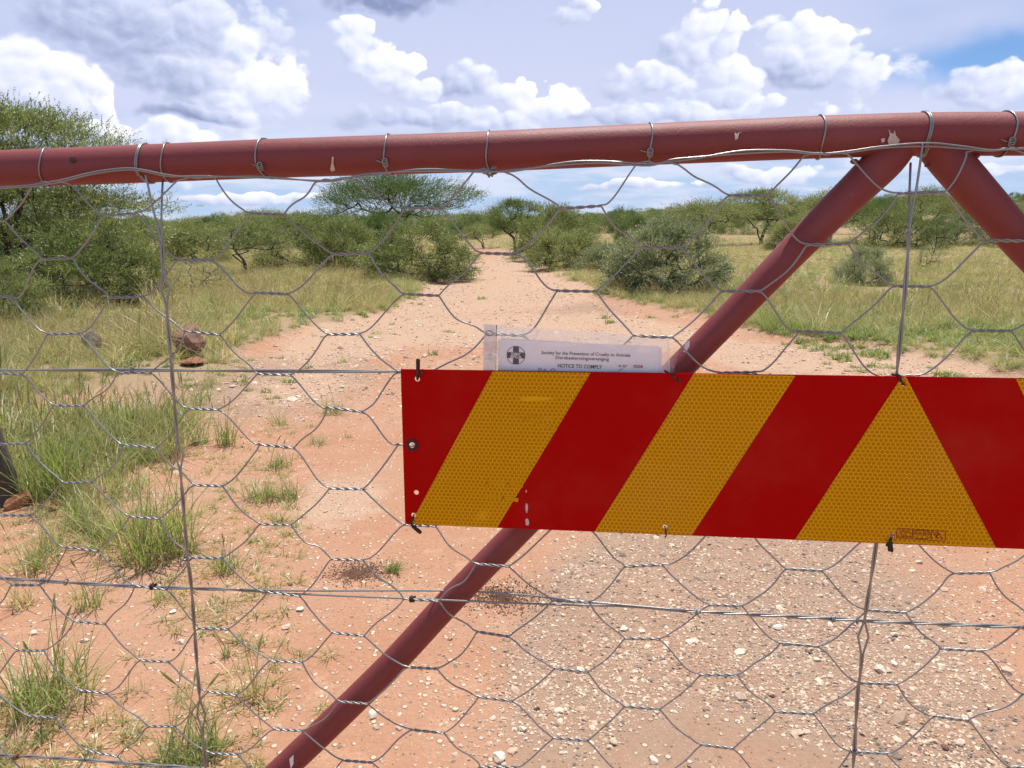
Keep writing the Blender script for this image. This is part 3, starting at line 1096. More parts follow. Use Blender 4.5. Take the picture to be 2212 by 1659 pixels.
# (kind, picture x, distance, top y, width px, material, name, label, turn)
PLANTS = [
    ('skirt', 40, 15.5, 222, 590, 'a', 'acacia_tree', 'large flat-topped acacia tree rising above the rail at the left edge'),
    ('bush0', 195, 13.6, 468, 350, 'a', 'acacia_bush', 'wide layered green bush in front of the large left acacia'),
    ('bush1', -25, 10.8, 560, 230, 'a', 'acacia_bush', 'low green bush cut off by the left edge above the grey shrub'),
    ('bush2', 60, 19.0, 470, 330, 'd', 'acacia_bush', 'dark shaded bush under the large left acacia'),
    ('open0', 432, 16.5, 556, 150, 'g', 'thorn_shrub', 'thin open shrub with bare stems left of the boulder'),
    ('vase1', 528, 21.5, 470, 200, 'a', 'acacia_tree', 'small acacia with forked dark stems between the left bushes'),
    ('bush2', 405, 27.0, 478, 170, 'a', 'acacia_bush', 'bush behind the left stay wire, at the far edge of the left veld'),
    ('bush0', 650, 25.0, 458, 210, 'a', 'acacia_bush', 'rounded bush with stems showing, fourth from the track on the left'),
    ('bush1', 740, 24.0, 468, 190, 'a', 'acacia_bush', 'bush left of the tall umbrella tree in the middle'),
    ('umb0', 855, 33.0, 368, 320, 'd', 'umbrella_acacia', 'tall spreading umbrella acacia in the middle, its top behind the rail'),
    ('bush0', 905, 20.3, 474, 280, 'a', 'acacia_bush', 'big bush overhanging the left side of the track'),
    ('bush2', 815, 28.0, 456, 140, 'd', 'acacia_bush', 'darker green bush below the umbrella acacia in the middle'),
    ('vase1', 1045, 47.0, 482, 95, 'a', 'acacia_tree', 'small pale green tree at the far end of the track'),
    ('vase0', 1112, 40.0, 428, 140, 'd', 'acacia_tree', 'dark green round-headed tree on a bare trunk beside the far track'),
    ('bush1', 1200, 31.0, 440, 190, 'a', 'acacia_bush', 'tall bush directly right of the round-headed track tree'),
    ('bush2', 1222, 25.0, 492, 190, 'a', 'acacia_bush', 'lower bush along the right side of the track'),
    ('bush1', 1315, 23.0, 525, 130, 'g', 'acacia_bush', 'greyish low bush between the track bushes and the nearest right shrub'),
    ('spiky', 1440, 15.8, 468, 265, 'g', 'thorn_shrub', 'large spiky grey-green shrub closest to the right side of the track'),
    ('umb1', 1530, 50.0, 428, 225, 'a', 'umbrella_acacia', 'low spreading umbrella tree behind the large spiky shrub'),
    ('vase0', 1645, 54.0, 407, 185, 'a', 'acacia_tree', 'tree with a bare forked trunk left of the upper brace'),
    ('umb1', 1795, 62.0, 405, 160, 'a', 'umbrella_acacia', 'flat-topped tree directly behind the top of the left brace'),
    ('umb0', 1885, 55.0, 425, 165, 'd', 'umbrella_acacia', 'dark umbrella tree just right of the left brace'),
    ('umb1', 2000, 68.0, 402, 155, 'a', 'umbrella_acacia', 'umbrella tree framed between the two braces behind the double wire'),
    ('bush0', 1945, 44.0, 448, 175, 'a', 'acacia_bush', 'broad green bush below the tree between the braces'),
    ('bush2', 1745, 46.0, 488, 110, 'g', 'thorn_shrub', 'grey shrub left of the double wire in the right veld'),
    ('vase1', 2022, 36.0, 468, 75, 'd', 'thorn_shrub', 'small dark upright shrub right of the double wire'),
    ('bush1', 1880, 18.3, 530, 145, 'g', 'thorn_shrub', 'round grey-green shrub alone in the right grass'),
    ('umb0', 2105, 75.0, 428, 130, 'd', 'umbrella_acacia', 'tree behind the right brace at the foot of the hill'),
    ('bush1', 1375, 62.0, 466, 105, 'd', 'acacia_bush', 'far bush above the track bushes under the low hill'),
    ('bush0', 480, 48.0, 468, 190, 'd', 'acacia_bush', 'far dark bush on the left skyline near the stay wire'),
    ('bush1', 600, 52.0, 473, 170, 'd', 'acacia_bush', 'far bush on the left skyline behind the forked acacia'),
    ('bush2', 1715, 40.0, 468, 130, 'a', 'acacia_bush', 'green bush behind the left brace at mid height'),
    ('bush0', 2080, 50.0, 462, 140, 'g', 'acacia_bush', 'pale bush partly behind the right brace'),
    ('bush2', 300, 33.0, 474, 170, 'd', 'acacia_bush', 'dark bush between the large left acacia and the stay wire'),
    ('bush1', 700, 44.0, 466, 190, 'd', 'acacia_bush', 'far bush left of the umbrella acacia on the skyline'),
    ('bush2', 1000, 70.0, 480, 90, 'd', 'acacia_bush', 'tiny far bush left of the track end'),
    ('bush0', 120, 24.0, 420, 260, 'd', 'acacia_bush', 'dark tree mass behind the trunk of the left acacia'),
    ('bush2', 2250, 46.0, 440, 200, 'a', 'acacia_bush', 'bush at the right edge behind the right brace'),
    ('open0', 2010, 24.0, 520, 60, 'g', 'thorn_shrub', 'little grey shrub right of the double wire beyond the round shrub'),
]
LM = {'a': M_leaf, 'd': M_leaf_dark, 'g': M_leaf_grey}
EXT = {}
for i, (k, px_, dist, ty, wpx, mm, nm_, lab) in enumerate(PLANTS):
    tm, cm, H, R = TREES[k]
    if not tm.materials:
        tm.materials.append(M_bark)
    if not cm.materials:
        cm.materials.append(M_leaf)
    g = at_dist(px_, dist)
    e = math.degrees(math.atan((CY - ty) / F)) - PITCH
    topz = CAM_Z + math.hypot(g.x * 0.0, dist) * math.tan(rad(e))
    hz = max(0.6, topz - g.z)
    wm = wpx / F * dist
    grp_ = 'acacia trees and thorn bushes of the veld'
    root = thing(nm_, (g.x, g.y, g.z - 0.02), lab, 'tree' if 'tree' in nm_ or 'umbrella' in nm_ else 'bush', grp_)
    root.rotation_euler = (0, 0, random.uniform(0, 6.28))
    if k not in EXT:
        co = np.empty(len(cm.vertices) * 3, np.float32)
        cm.vertices.foreach_get('co', co)
        co = co.reshape(-1, 3)
        EXT[k] = (float(np.percentile(np.abs(co[:, :2]), 99.2)), float(np.percentile(co[:, 2], 99.6)))
    s = wm / (2 * EXT[k][0])
    root.scale = (s, s, hz / EXT[k][1])
    link('trunk', tm, None, root)
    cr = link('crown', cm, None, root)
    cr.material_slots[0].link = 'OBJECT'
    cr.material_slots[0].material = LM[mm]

# far woodland on the skyline and the hill: one mass
far_protos = []
for q, (kk, mm, H_, R_) in enumerate((('bush', 'd', 1.9, 1.5), ('umbrella', 'd', 3.2, 2.6), ('bush', 'a', 1.8, 1.5), ('vase', 'd', 3.0, 1.6), ('umbrella', 'a', 3.0, 2.4))):
    far_protos.append(proto('far_tree', gen_tree('far_tree', 900 + q, H_, R_, kk, 70, 10, 9, 0.11)[1], LM[mm]))
pts, sc_ = [], []
for i in range(22000):
    y_ = 95 * (900 / 95) ** random.random()
    x_ = random.uniform(-1.2, 1.2) * y_
    l_, r_ = float(road_x(y_, ROAD_L)), float(road_x(y_, ROAD_R))
    if l_ - 3 < x_ < r_ + 3 and y_ < 200:
        continue
    dens = 0.11 if x_ < l_ else 0.16 + 0.16 * min(1, max(0, (x_ - 25) / 60))
    dens *= 0.12 + 2.4 * float(sstep(0.42, 0.72, fbm(np.array(x_ / 22), np.array(y_ / 22), 2, 77)))
    if y_ > 200:
        dens *= 1.6
    if random.random() > dens:
        continue
    pts.append((x_, y_, float(terrain(x_, y_)) - 0.05))
    sc_.append(random.uniform(0.5, 1.0) * random.uniform(0.8, 1.25))
pts, sc_ = np.array(pts), np.array(sc_)
n_ = len(pts)
scatter('far_woodland', far_protos, pts, np.stack([np.zeros(n_), np.zeros(n_), RNG.uniform(0, 6.28, n_)], -1),
        np.stack([sc_, sc_, sc_ * RNG.uniform(0.75, 1.0, n_)], -1), RNG.integers(0, 5, n_), 'far dark green scrub woodland along the skyline and the hill', 'woodland')

# ------------------------------------------------------------------ veld grass (uncountable)
dry_p = [proto('dry_grass_clump', tuftmesh('dry_grass_clump', 46, 200 + i, 0.12, 0.42, 1.05, 0.0062, 0.36 + 0.13 * i, 6), M_grass_dry) for i in range(4)]
grn_p = [proto('green_grass_clump', tuftmesh('green_grass_clump', 44, 240 + i, 0.10, 0.36, 1.05, 0.0075, 0.34 + 0.1 * i, 2), M_grass_green) for i in range(3)]
low_p = [proto('low_herb', tuftmesh('low_herb', 36, 260 + i, 0.06, 0.11, 1.3, 0.010, 0.3 + 0.1 * i), M_grass_green) for i in range(2)]


def veld(name, protos, n, ymin, ymax, test, hscale, label, seed):
    r = np.random.default_rng(seed)
    n = int(n * 1.52)
    # even in picture terms: denser close by, thinning out
    y_ = ymin * (ymax / ymin) ** (r.uniform(0, 1, n) ** 0.9)
    n_side = 1.25
    x_ = r.uniform(-n_side, n_side, n) * y_
    keep = test(x_, y_, r)
    x_, y_ = x_[keep], y_[keep]
    z_ = terrain(x_, y_)
    m = len(x_)
    s = hscale * np.exp(r.normal(-0.08, 0.33, m)) * (0.7 + 0.6 * fbm(x_ * 0.9, y_ * 0.9, 2, seed + 90)) * (1 + np.clip(y_ - 12, 0, 40) * 0.012)
    tilt = 0.12
    scatter(name, protos, np.stack([x_, y_, z_], -1), np.stack([r.normal(0, tilt, m), r.normal(0, tilt, m), r.uniform(0, 6.28, m)], -1),
            np.stack([s, s, s * r.uniform(0.7, 1.15, m) / (1 + np.clip(y_ - 12, 0, 40) * 0.016)], -1), r.integers(0, len(protos), m), label, 'grass')


CLEAR = [(403, 778, .75), (412, 790, .5), (192, 768, .4), (300, 645, .5)]


def clear_of(x, y):
    """no tall grass right in front of the boulders"""
    k_ = np.ones_like(x)
    for (u, v_, rr) in CLEAR:
        g = ground(u, v_)
        k_ = k_ * (1 - 0.93 * np.exp(-(((x - g.x) / rr) ** 2 + ((y - g.y + 0.55) / (rr * 2.2)) ** 2)))
    return k_


def t_dry(x, y, r):
    rm = road_mask(x, y)
    patch = fbm(x * 0.35, y * 0.35, 3, 21)
    left = x < 0
    pr = np.clip((1 - rm * 1.25), 0, 1) * sstep(0.30, 0.62, patch + 0.08 * left)
    pr *= np.where(left, 1.0, sstep(8.5, 14, y) * 0.85 + 0.12) * clear_of(x, y)
    return r.uniform(0, 1, len(x)) < pr


def t_green(x, y, r):
    rm = road_mask(x, y)
    patch = fbm(x * 0.4 + 9, y * 0.4, 3, 33)
    edge = np.exp(-((rm - 0.25) / 0.25) ** 2)
    pr = np.clip(1 - rm * 1.15, 0, 1) * (0.30 * sstep(0.4, 0.65, patch) + 0.55 * edge)
    pr = pr * np.where(x < 0, 1.0, 1.25) * clear_of(x, y)
    return r.uniform(0, 1, len(x)) < pr


LEFT_GRASS = [(-80, 800), (380, 770), (470, 820), (430, 900), (380, 960), (330, 1080), (290, 1180), (200, 1330), (-80, 1420)]


def t_near(x, y, r):
    px_, py_ = project(x, y, np.zeros_like(x))
    ins = inpoly(px_, py_, LEFT_GRASS)
    patch = fbm(x * 1.6, y * 1.6, 3, 88)
    post = ground(16, 1086)
    return ins & (np.hypot((x - post.x) * 1.2, (y - post.y + 0.5) * 0.6) > 0.35) & (r.uniform(0, 1, len(x)) < sstep(0.42, 0.60, patch) * 0.30 * sstep(2.4, 5.0, y) * clear_of(x, y))


def t_low(x, y, r):
    rm = road_mask(x, y)
    patch = fbm(x * 0.8, y * 0.8, 3, 44)
    right = sstep(2.8, 4.2, x - 0.12 * (y - 8)) * sstep(6.6, 7.6, y) * sstep(15, 11, y)
    pr = np.clip(1 - rm * 0.9, 0, 1) * 0.22 * sstep(0.45, 0.6, patch) + right * 0.75 * sstep(0.40, 0.62, patch)
    return r.uniform(0, 1, len(x)) < np.clip(pr, 0, 1)


veld('dry_grass', dry_p, 60000, 5.2, 110, t_dry, 0.46, 'straw-coloured dry grass covering the veld on both sides of the track', 1)
veld('green_grass', grn_p, 44000, 4.8, 80, t_green, 0.48, 'fresh green grass along the track edges and among the dry grass', 2)
veld('tall_grass', dry_p + grn_p, 5200, 6.0, 60, lambda x, y, r: (r.uniform(0, 1, len(x)) < 0.5 * np.clip(1 - road_mask(x, y) * 1.3, 0, 1) * sstep(0.42, 0.66, fbm(x * 0.6, y * 0.6, 3, 29)) * clear_of(x, y)), 0.85, 'taller uneven straw and green clumps standing out of the veld grass', 7)
veld('low_herbs', low_p, 26000, 5.0, 45, t_low, 0.9, 'low green herbs creeping over the right-hand gravel and veld', 3)

veld('long_grass', grn_p + dry_p[:2], 16000, 3.0, 9.5, t_near, 0.60, 'long mixed green and straw grass in the left foreground around the post', 4)

# ------------------------------------------------------------------ gravel (uncountable)
def pebble_mesh(name, seed, flat=0.65, sub=1):
    bm = bmesh.new()
    bmesh.ops.create_icosphere(bm, subdivisions=sub, radius=1.0)
    r = np.random.default_rng(seed)
    st = r.uniform(0.7, 1.3, 3)
    for v_ in bm.verts:
        k = r.uniform(0.78, 1.18)
        v_.co = Vector((v_.co.x * st[0] * k, v_.co.y * st[1] * k, v_.co.z * flat * k))
    me = bpy.data.meshes.new(name)
    bm.to_mesh(me)
    bm.free()
    return me


peb_p = [proto('pebble', pebble_mesh('pebble', 300 + i, 0.45 + 0.1 * i), M_pebble) for i in range(4)]
chip_p = [proto('grey_chip', pebble_mesh('grey_chip', 320 + i, 0.4), M_chip) for i in range(2)]


def gravel(name, protos, n, size, dens, label, seed, ymin=1.6, ymax=17):
    r = np.random.default_rng(seed)
    n = int(n * 1.27)
    y_ = ymin * (ymax / ymin) ** (r.uniform(0, 1, n))
    x_ = r.uniform(-0.95, 0.95, n) * (y_ + 0.4)
    k = r.uniform(0, 1, n) < dens(x_, y_)
    x_, y_ = x_[k], y_[k]
    m = len(x_)
    s = size * np.exp(r.normal(0, 0.42, m)) * (1 + 0.045 * np.maximum(0, y_ - 3))
    z_ = terrain(x_, y_) + s * 0.02
    scatter(name, protos, np.stack([x_, y_, z_], -1), np.stack([r.normal(0, .3, m), r.normal(0, .3, m), r.uniform(0, 6.28, m)], -1),
            np.stack([s, s, s], -1), r.integers(0, len(protos), m), label, 'gravel')


def d_peb(x, y):
    g, p_ = blobs(x, y, GREY), blobs(x, y, PALE)
    n1 = fbm(x * 2.2, y * 2.2, 3, 51)
    rm = road_mask(x, y)
    return (0.09 + 0.16 * sstep(4.5, 7, y) + 0.62 * np.maximum(g, p_ * 0.6)) * sstep(0.30, 0.66, n1) * (0.12 + 0.88 * rm)


def d_chip(x, y):
    return blobs(x, y, GREY) * sstep(0.3, 0.6, fbm(x * 3, y * 3, 3, 61)) * 0.9 + 0.03


gravel('gravel', peb_p, 280000, 0.0038, d_peb, 'pale cream pebbles strewn over the red soil of the track', 5)
gravel('gravel_chips', chip_p, 42000, 0.0036, d_chip, 'dark grey stone chips among the pale pebbles', 6, 1.6, 9)
gravel('track_stones', peb_p, 110000, 0.0085, lambda x, y: 0.42 * road_mask(x, y) * sstep(0.30, 0.62, fbm(x * 1.7, y * 0.9, 3, 53)) * sstep(4.8, 7.5, y), 'pale stones pressed into the track further off', 9, 4.5, 34)
gravel('coarse_gravel', peb_p, 9000, 0.0105, lambda x, y: d_peb(x, y) * 0.22, 'larger cream stones among the fine gravel', 8, 1.6, 12)

# dung crumbs; the second patch paints in a shadow with the same crumbs
for (u, v_, rr, cnt) in ((775, 1238, 0.13, 2600), (1085, 1290, 0.15, 2200)):
    g = ground(u, v_)
    r = np.random.default_rng(u)
    m = cnt
    rad_ = rr * np.abs(r.normal(0, 0.55, m))
    an = r.uniform(0, 6.28, m)
    x_, y_ = g.x + rad_ * 1.2 * np.cos(an), g.y + rad_ * np.sin(an)
    s = r.uniform(0.0012, 0.0038, m)
    pr = proto('crumb', pebble_mesh('crumb', u, 0.6), M_dung_shadow)
    scatter('dung_shadow_crumbs', [pr], np.stack([x_, y_, terrain(x_, y_) + s * 0.3], -1), r.uniform(0, 3, (m, 3)), np.stack([s * r.uniform(.7, 2, m), s, s], -1), np.zeros(m, int),
            'dark brown patch of dry dung crumbs beside the green tuft' if u < 900 else 'brown crumbs put in for a shadow on the soil behind the lower brace', 'litter')

# ------------------------------------------------------------------ stones that stand out
def stone_mesh(name, seed, flat, rough=0.16, sub=3):
    bm = bmesh.new()
    bmesh.ops.create_icosphere(bm, subdivisions=sub, radius=1.0)
    r = np.random.default_rng(seed)
    cuts = [(Vector(r.normal(0, 1, 3)).normalized(), r.uniform(0.50, 0.86)) for _ in range(15)]
    off = r.uniform(0, 50, 3)
    st = r.uniform(0.75, 1.25, 2)
    for v_ in bm.verts:
        c_ = v_.co.copy()
        for (n_v, d_) in cuts:
            q = c_.dot(n_v)
            if q > d_:
                c_ -= n_v * (q - d_) * 0.95
        a = float(fbm(np.array(c_.x * 1.7 + off[0]), np.array(c_.y * 1.7 + c_.z * 1.3 + off[1]), 4, seed))
        c_ *= 1 + (a - 0.5) * 2 * rough
        v_.co = Vector((c_.x * st[0], c_.y * st[1], c_.z * flat))
    me = bpy.data.meshes.new(name)
    bm.to_mesh(me)
    bm.free()
    return me


STONES = [  # picture x, y of its foot, width px, flatness, material, name, label
    (1327, 1612, 24, .6, M_whitestone, 'stone', 'white angular stone casting a shadow, lower right of the brace foot'),
    (1078, 1648, 38, .5, M_whitestone, 'stone', 'large flat cream stone at the bottom edge right of the brace'),
    (1130, 1582, 20, .6, M_whitestone, 'stone', 'cream stone above the large flat one near the bottom edge'),
    (1413, 1650, 24, .6, M_whitestone, 'stone', 'round cream stone on the bottom edge near the white angular stone'),
    (806, 1552, 30, .5, M_whitestone, 'stone', 'flat cream stone just right of the lower end of the brace'),
    (647, 1322, 20, .6, M_whitestone, 'stone', 'white stone below the second lower wire knot, left of the brace'),
    (616, 1360, 22, .5, M_whitestone, 'stone', 'flat white stone left of the brace, nearest the green stalks'),
    (69, 1373, 17, .6, M_whitestone, 'stone', 'white stone in the left foreground beside a small hole'),
    (180, 1388, 15, .6, M_whitestone, 'stone', 'pale stone above the big bottom left grass tuft'),
    (372, 1326, 17, .5, M_whitestone, 'stone', 'white stone close to the left stay wire'),
    (1350, 1364, 22, .5, M_whitestone, 'stone', 'flat cream stone on the grey gravel right of the brown crumbs'),
    (984, 1537, 14, .6, M_whitestone, 'stone', 'small cream stone between brace and gravel band'),
    (1160, 1535, 14, .6, M_darkrock, 'stone', 'small dark stone in the gravel near the bottom'),
    (1686, 1362, 22, .5, M_whitestone, 'stone', 'cream stone in the gravel under the right half of the board'),
    (1795, 1355, 20, .5, M_whitestone, 'stone', 'cream stone just left of the right stay wire under the lower wire'),
    (1766, 1430, 16, .6, M_whitestone, 'stone', 'white stone in the gravel left of the right stay wire'),
    (1935, 1440, 16, .7, M_whitestone, 'stone', 'small white stone right of the right stay wire'),
    (1728, 1590, 24, .5, M_whitestone, 'stone', 'cream stone with a shadow low in the right gravel'),
    (2045, 1620, 18, .5, M_rock, 'stone', 'brown stone on the red soil in the lower right corner'),
    (2072, 1611, 16, .5, M_whitestone, 'stone', 'pale stone next to the brown one in the lower right corner'),
    (500, 838, 14, .6, M_whitestone, 'stone', 'pale stone on the track edge right of the boulder'),
    (917, 772, 16, .6, M_whitestone, 'stone', 'whitish stone on the track left of the notice'),
    (403, 772, 76, 1.0, M_rock, 'boulder', 'brown boulder in the grass at the left of the track'),
    (412, 790, 50, .35, M_redrock, 'boulder', 'flat pale slab lying against the foot of the brown boulder'),
    (192, 768, 52, 1.0, M_darkrock, 'boulder', 'dark grey rock in the dry grass left of the stay wire'),
    (55, 1046, 46, .5, M_whitestone, 'stone', 'pale sunlit stone at the foot of the wooden post'),
    (30, 1098, 66, .55, M_redrock, 'stone', 'red stone below the foot of the wooden post'),
    (100, 1105, 46, .55, M_redrock, 'stone', 'ribbed red stone right of the larger red one near the post'),
    (185, 1100, 40, .45, M_redrock, 'stone', 'low reddish clod right of the post stones'),
    (300, 640, 44, .45, M_redrock, 'boulder', 'orange clod under the bush near the left stay wire'),
]
for i, (u, v_, w, fl_, m_, nm_, lab) in enumerate(STONES):
    g = ground(u, v_)
    dist = (g - CAMP).length
    rr = w / F * dist / 2
    me = stone_mesh(nm_, 400 + i, fl_)
    o = link(nm_, me, m_, label=lab, category=nm_)
    o.location = (g.x, g.y + rr * 0.6, g.z + rr * fl_ * (0.45 if nm_ == 'stone' else 0.85))
    o.scale = (rr, rr, rr)
    o.rotation_euler = (0, 0, random.uniform(0, 6.28))

# weathered wooden post at the left edge
g = ground(16, 1086)
root = thing('wooden_post', (g.x + 0.01, g.y, g.z), 'dark weathered wooden post cut off by the left edge', 'post')
pts_ = [(-0.19 * (q * 1.15 - 0.2) + 0.008 * math.sin(5 * q), 0, -0.2 + q * 1.15) for q in np.linspace(0, 1, 15)]
V, fl = tube(pts_, np.linspace(0.072, 0.058, 15), 14)
V = V + (RNG.normal(0, 0.0016, V.shape))
link('post_shaft', npmesh('post_shaft', V, fl, smooth=True), M_post, root)

# ------------------------------------------------------------------ separate grass tufts in the foreground
TUFTS = [  # x, y of foot, height px, blades, lean, dry, stalks, label, base radius factor
    (850, 1234, 42, 90, 0.95, .22, 0, 'small green tuft alone on bare soil beside the dung patch', .30),
    (560, 1078, 66, 130, 1.0, .18, 0, 'bright green bushy tuft, left one of the pair by the track', .42),
    (622, 1078, 56, 110, 1.0, .25, 0, 'bright green tuft, right one of the pair by the track', .40),
    (606, 1010, 50, 80, 0.8, .35, 2, 'loose tuft just above the bright green pair', .40),
    (487, 962, 82, 80, 0.6, .40, 3, 'upright tuft with brown base right of the left stay wire', .22),
    (603, 918, 40, 50, 1.0, .40, 0, 'short tuft below the middle wire left of the track', .35),
    (720, 893, 46, 70, 0.9, .35, 2, 'tuft at the track edge below the middle wire', .40),
    (684, 960, 34, 60, 1.5, .25, 0, 'low feathery dark green herb left of the board', .45),
    (345, 1200, 185, 230, 0.75, .38, 6, 'tall bushy tuft left of the stay wire in the middle foreground', .34),
    (492, 1232, 78, 90, 0.8, .40, 2, 'tuft right of the stay wire above the lower wire', .30),
    (412, 1640, 120, 170, 0.85, .35, 5, 'green tuft at the bottom edge around the stay wire', .45),
    (548, 1512, 110, 40, 0.7, .55, 6, 'sparse tuft of tall thin stalks left of the brace foot', .18),
    (650, 1418, 30, 40, 1.5, .30, 0, 'small flat herb, left one of two near the brace', .40),
    (708, 1418, 30, 40, 1.5, .30, 0, 'small flat herb, right one of two near the brace', .40),
    (110, 1520, 150, 190, 1.0, .38, 5, 'big sprawling tuft in the bottom left corner', .40),
    (118, 1078, 190, 190, 0.6, .42, 8, 'tall grass growing beside the foot of the wooden post', .25),
    (330, 945, 125, 200, 0.8, .22, 3, 'dense fresh green tuft left of the stay wire below the middle wire', .50),
    (188, 1315, 95, 40, 0.6, .45, 3, 'thin upright tuft under the lower wire at the left', .20),
    (355, 1298, 60, 60, 0.9, .50, 2, 'small dry tuft below the lower wire beside the stay wire', .40),
    (48, 1310, 75, 50, 0.7, .55, 3, 'reddish dry tuft at the left edge under the lower wire', .25),
    (600, 1128, 36, 60, 1.0, .25, 0, 'small tuft below the bright green pair', .45),
    (745, 782, 26, 40, 1.0, .30, 0, 'tiny tuft on the track above the middle wire', .45),
    (812, 722, 24, 40, 1.2, .35, 0, 'tiny tuft on the left wheel track', .45),
    (972, 718, 18, 30, 1.0, .35, 0, 'tiny tuft in the middle of the track left of the notice', .40),
    (752, 946, 20, 26, 0.9, .35, 0, 'tiny tuft between the herb and the board', .40),
    (402, 960, 110, 110, 0.7, .40, 4, 'tuft of mixed green and dry blades behind the stay wire', .35),
    (112, 1190, 90, 60, 0.6, .5, 3, 'upright tuft below the post stones', .25),
    (225, 1150, 70, 50, 0.8, .55, 3, 'thin dry tuft right of the red stones', .3),
    (700, 1532, 40, 30, 1.3, .45, 0, 'small wilted tuft touching the lower brace', .35),
    (490, 1418, 46, 20, .6, .4, 2, 'single leafy sprout left of the flat white stone', .15),
    (395, 1510, 28, 36, 1.4, .4, 0, 'flat herb right of the stay wire near the bottom', .4),
    (180, 1140, 95, 80, .7, .45, 4, 'grass clump between the post stones and the tall bushy tuft', .35),
    (270, 1060, 60, 60, .8, .5, 3, 'low dry clump above the tall bushy tuft', .5),
    (15, 1640, 80, 60, .8, .5, 3, 'tuft at the very bottom left corner', .35),
    (290, 1500, 40, 36, 1.0, .6, 1, 'withered tuft between the bottom left tuft and the stay wire', .5),
    (190, 1000, 120, 120, .7, .35, 5, 'tall grass clump right of the post', .45),
    (130, 930, 110, 150, .7, .4, 5, 'grass clump behind the post', .5),
    (240, 930, 100, 150, .75, .35, 5, 'grass clump left of the dense fresh green tuft', .5),
]
for i, (u, v_, hpx, nb_, ln_, dry_, st_, lab, brf) in enumerate(TUFTS):
    g = ground(u, v_)
    dist = (g - CAMP).length
    h = hpx / F * dist * 1.1
    me = tuftmesh('grass_tuft', nb_, 600 + i, h * brf, h, ln_, 0.0026 + 0.0040 * min(1, h / 0.5), dry_ + 0.12, st_, 0.8, 0.65)
    me.materials.append(M_grass_green if dry_ < 0.52 else M_grass_dry)
    o = link('grass_tuft', me, label=lab, category='grass tuft', group='grass tufts on the bare soil')
    o.location = g

# small withered crowns scattered on the left soil
wp = [proto('withered_sprig', tuftmesh('withered_sprig', 22, 800 + i, 0.02, 0.045, 1.3, 0.004, .7), M_grass_dry) for i in range(2)]
wp.append(proto('withered_sprig', tuftmesh('withered_sprig', 18, 810, 0.015, 0.05, 1.1, 0.0035, .5), M_grass_green))
r = np.random.default_rng(91)
n_ = 2600
y_ = 1.7 * (6.5 / 1.7) ** r.uniform(0, 1, n_)
x_ = r.uniform(-0.75, -0.05, n_) * (y_ + 0.3)
pxx, pyy = project(x_, y_, np.zeros(n_))
k = inpoly(pxx, pyy, [(-100, 860), (420, 800), (760, 860), (700, 1000), (640, 1300), (560, 1700), (-100, 1700)]) & (r.uniform(0, 1, n_) < sstep(0.35, 0.6, fbm(x_ * 2.5, y_ * 2.5, 3, 71)))
x_, y_ = x_[k], y_[k]
m = len(x_)
s = r.uniform(0.5, 1.5, m)
scatter('withered_sprigs', wp, np.stack([x_, y_, terrain(x_, y_)], -1), np.stack([r.normal(0, .2, m), r.normal(0, .2, m), r.uniform(0, 6, m)], -1), np.stack([s, s, s], -1), r.integers(0, 3, m),
        'small withered grass sprigs dotted over the bare soil at the left', 'grass')


# ------------------------------------------------------------------ gate
GY = rad(7.0)
GD = 0.955                                      # distance of the gate straight ahead
GT = Vector((math.cos(GY), -math.sin(GY), 0))   # along the gate, to the right
GN = Vector((-math.sin(GY), -math.cos(GY), 0))  # out of the gate, towards the viewer
G0 = Vector((0, GD, 0))


def on_plane(x, y, p0, n):
    d = ray(x, y)
    k = (p0 - CAMP).dot(n) / d.dot(n)
    return CAMP + d * k


def gp(x, y, o=0.0):
    return on_plane(x, y, G0 + GN * o, GN)


def uz(u, z, o=0.0):
    """gate coordinates: along, up, out"""
    return G0 + GT * u + Vector((0, 0, z)) + GN * o


def to_uz(p):
    return (p - G0).dot(GT), p.z


gate = thing('farm_gate', (G0.x, G0.y, 0.0), 'red painted steel pipe farm gate with hexagonal wire netting and diagonal braces', 'gate')
gate_inv = Matrix.Translation(-gate.location)


def gpart(name, V, fl, material, parent=None, smooth=True, **props):
    """part of the gate from world coordinates"""
    V = np.asarray(V, float) - np.array(gate.location)
    return link(name, npmesh(name, V, fl, smooth=smooth), material, parent or gate, **props)


def gtube(name, pts, r, material, parent=None, sides=8, **props):
    V, fl = tube(pts, r, sides)
    return gpart(name, V, fl, material, parent, **props)


def pxr(px_, p):
    """half of a picture width at a place, in metres"""
    return px_ / F * ((p - CAMP).dot(FWD)) / 2


RAIL_PX = [(-1150, 414), (-420, 383), (0, 365), (300, 354), (570, 343), (820, 335), (1060, 327), (1400, 312), (1780, 296), (2000, 290), (2212, 289), (2600, 284), (3700, 270)]
rail_pts = [gp(x, y) for x, y in RAIL_PX]
RR = pxr(84.5, gp(1060, 327))
top_rail = gtube('top_rail', spline(rail_pts, 10), RR, M_paint, sides=28)
BR_L = [(1952, 290), (1912, 345), (1856, 402), (1790, 466), (1703, 554), (1620, 640), (1548, 714), (1340, 925), (1124, 1143), (965, 1306), (846, 1434), (700, 1577), (600, 1672), (300, 1960)]
BR_LW = [84, 84, 77, 71, 66, 62, 60, 59, 58, 58, 58, 58, 58, 58]
bp = [gp(x, y, -0.002) for x, y in BR_L]


def to_bottom(bp, ws):
    """carry a brace straight on to the bottom rail"""
    (u1, z1), (u2, z2) = to_uz(bp[-2]), to_uz(bp[-1])
    k_ = (0.12 - z2) / (z2 - z1)
    bp.append(uz(u2 + (u2 - u1) * k_, 0.12, -0.002))
    ws.append(ws[-1])


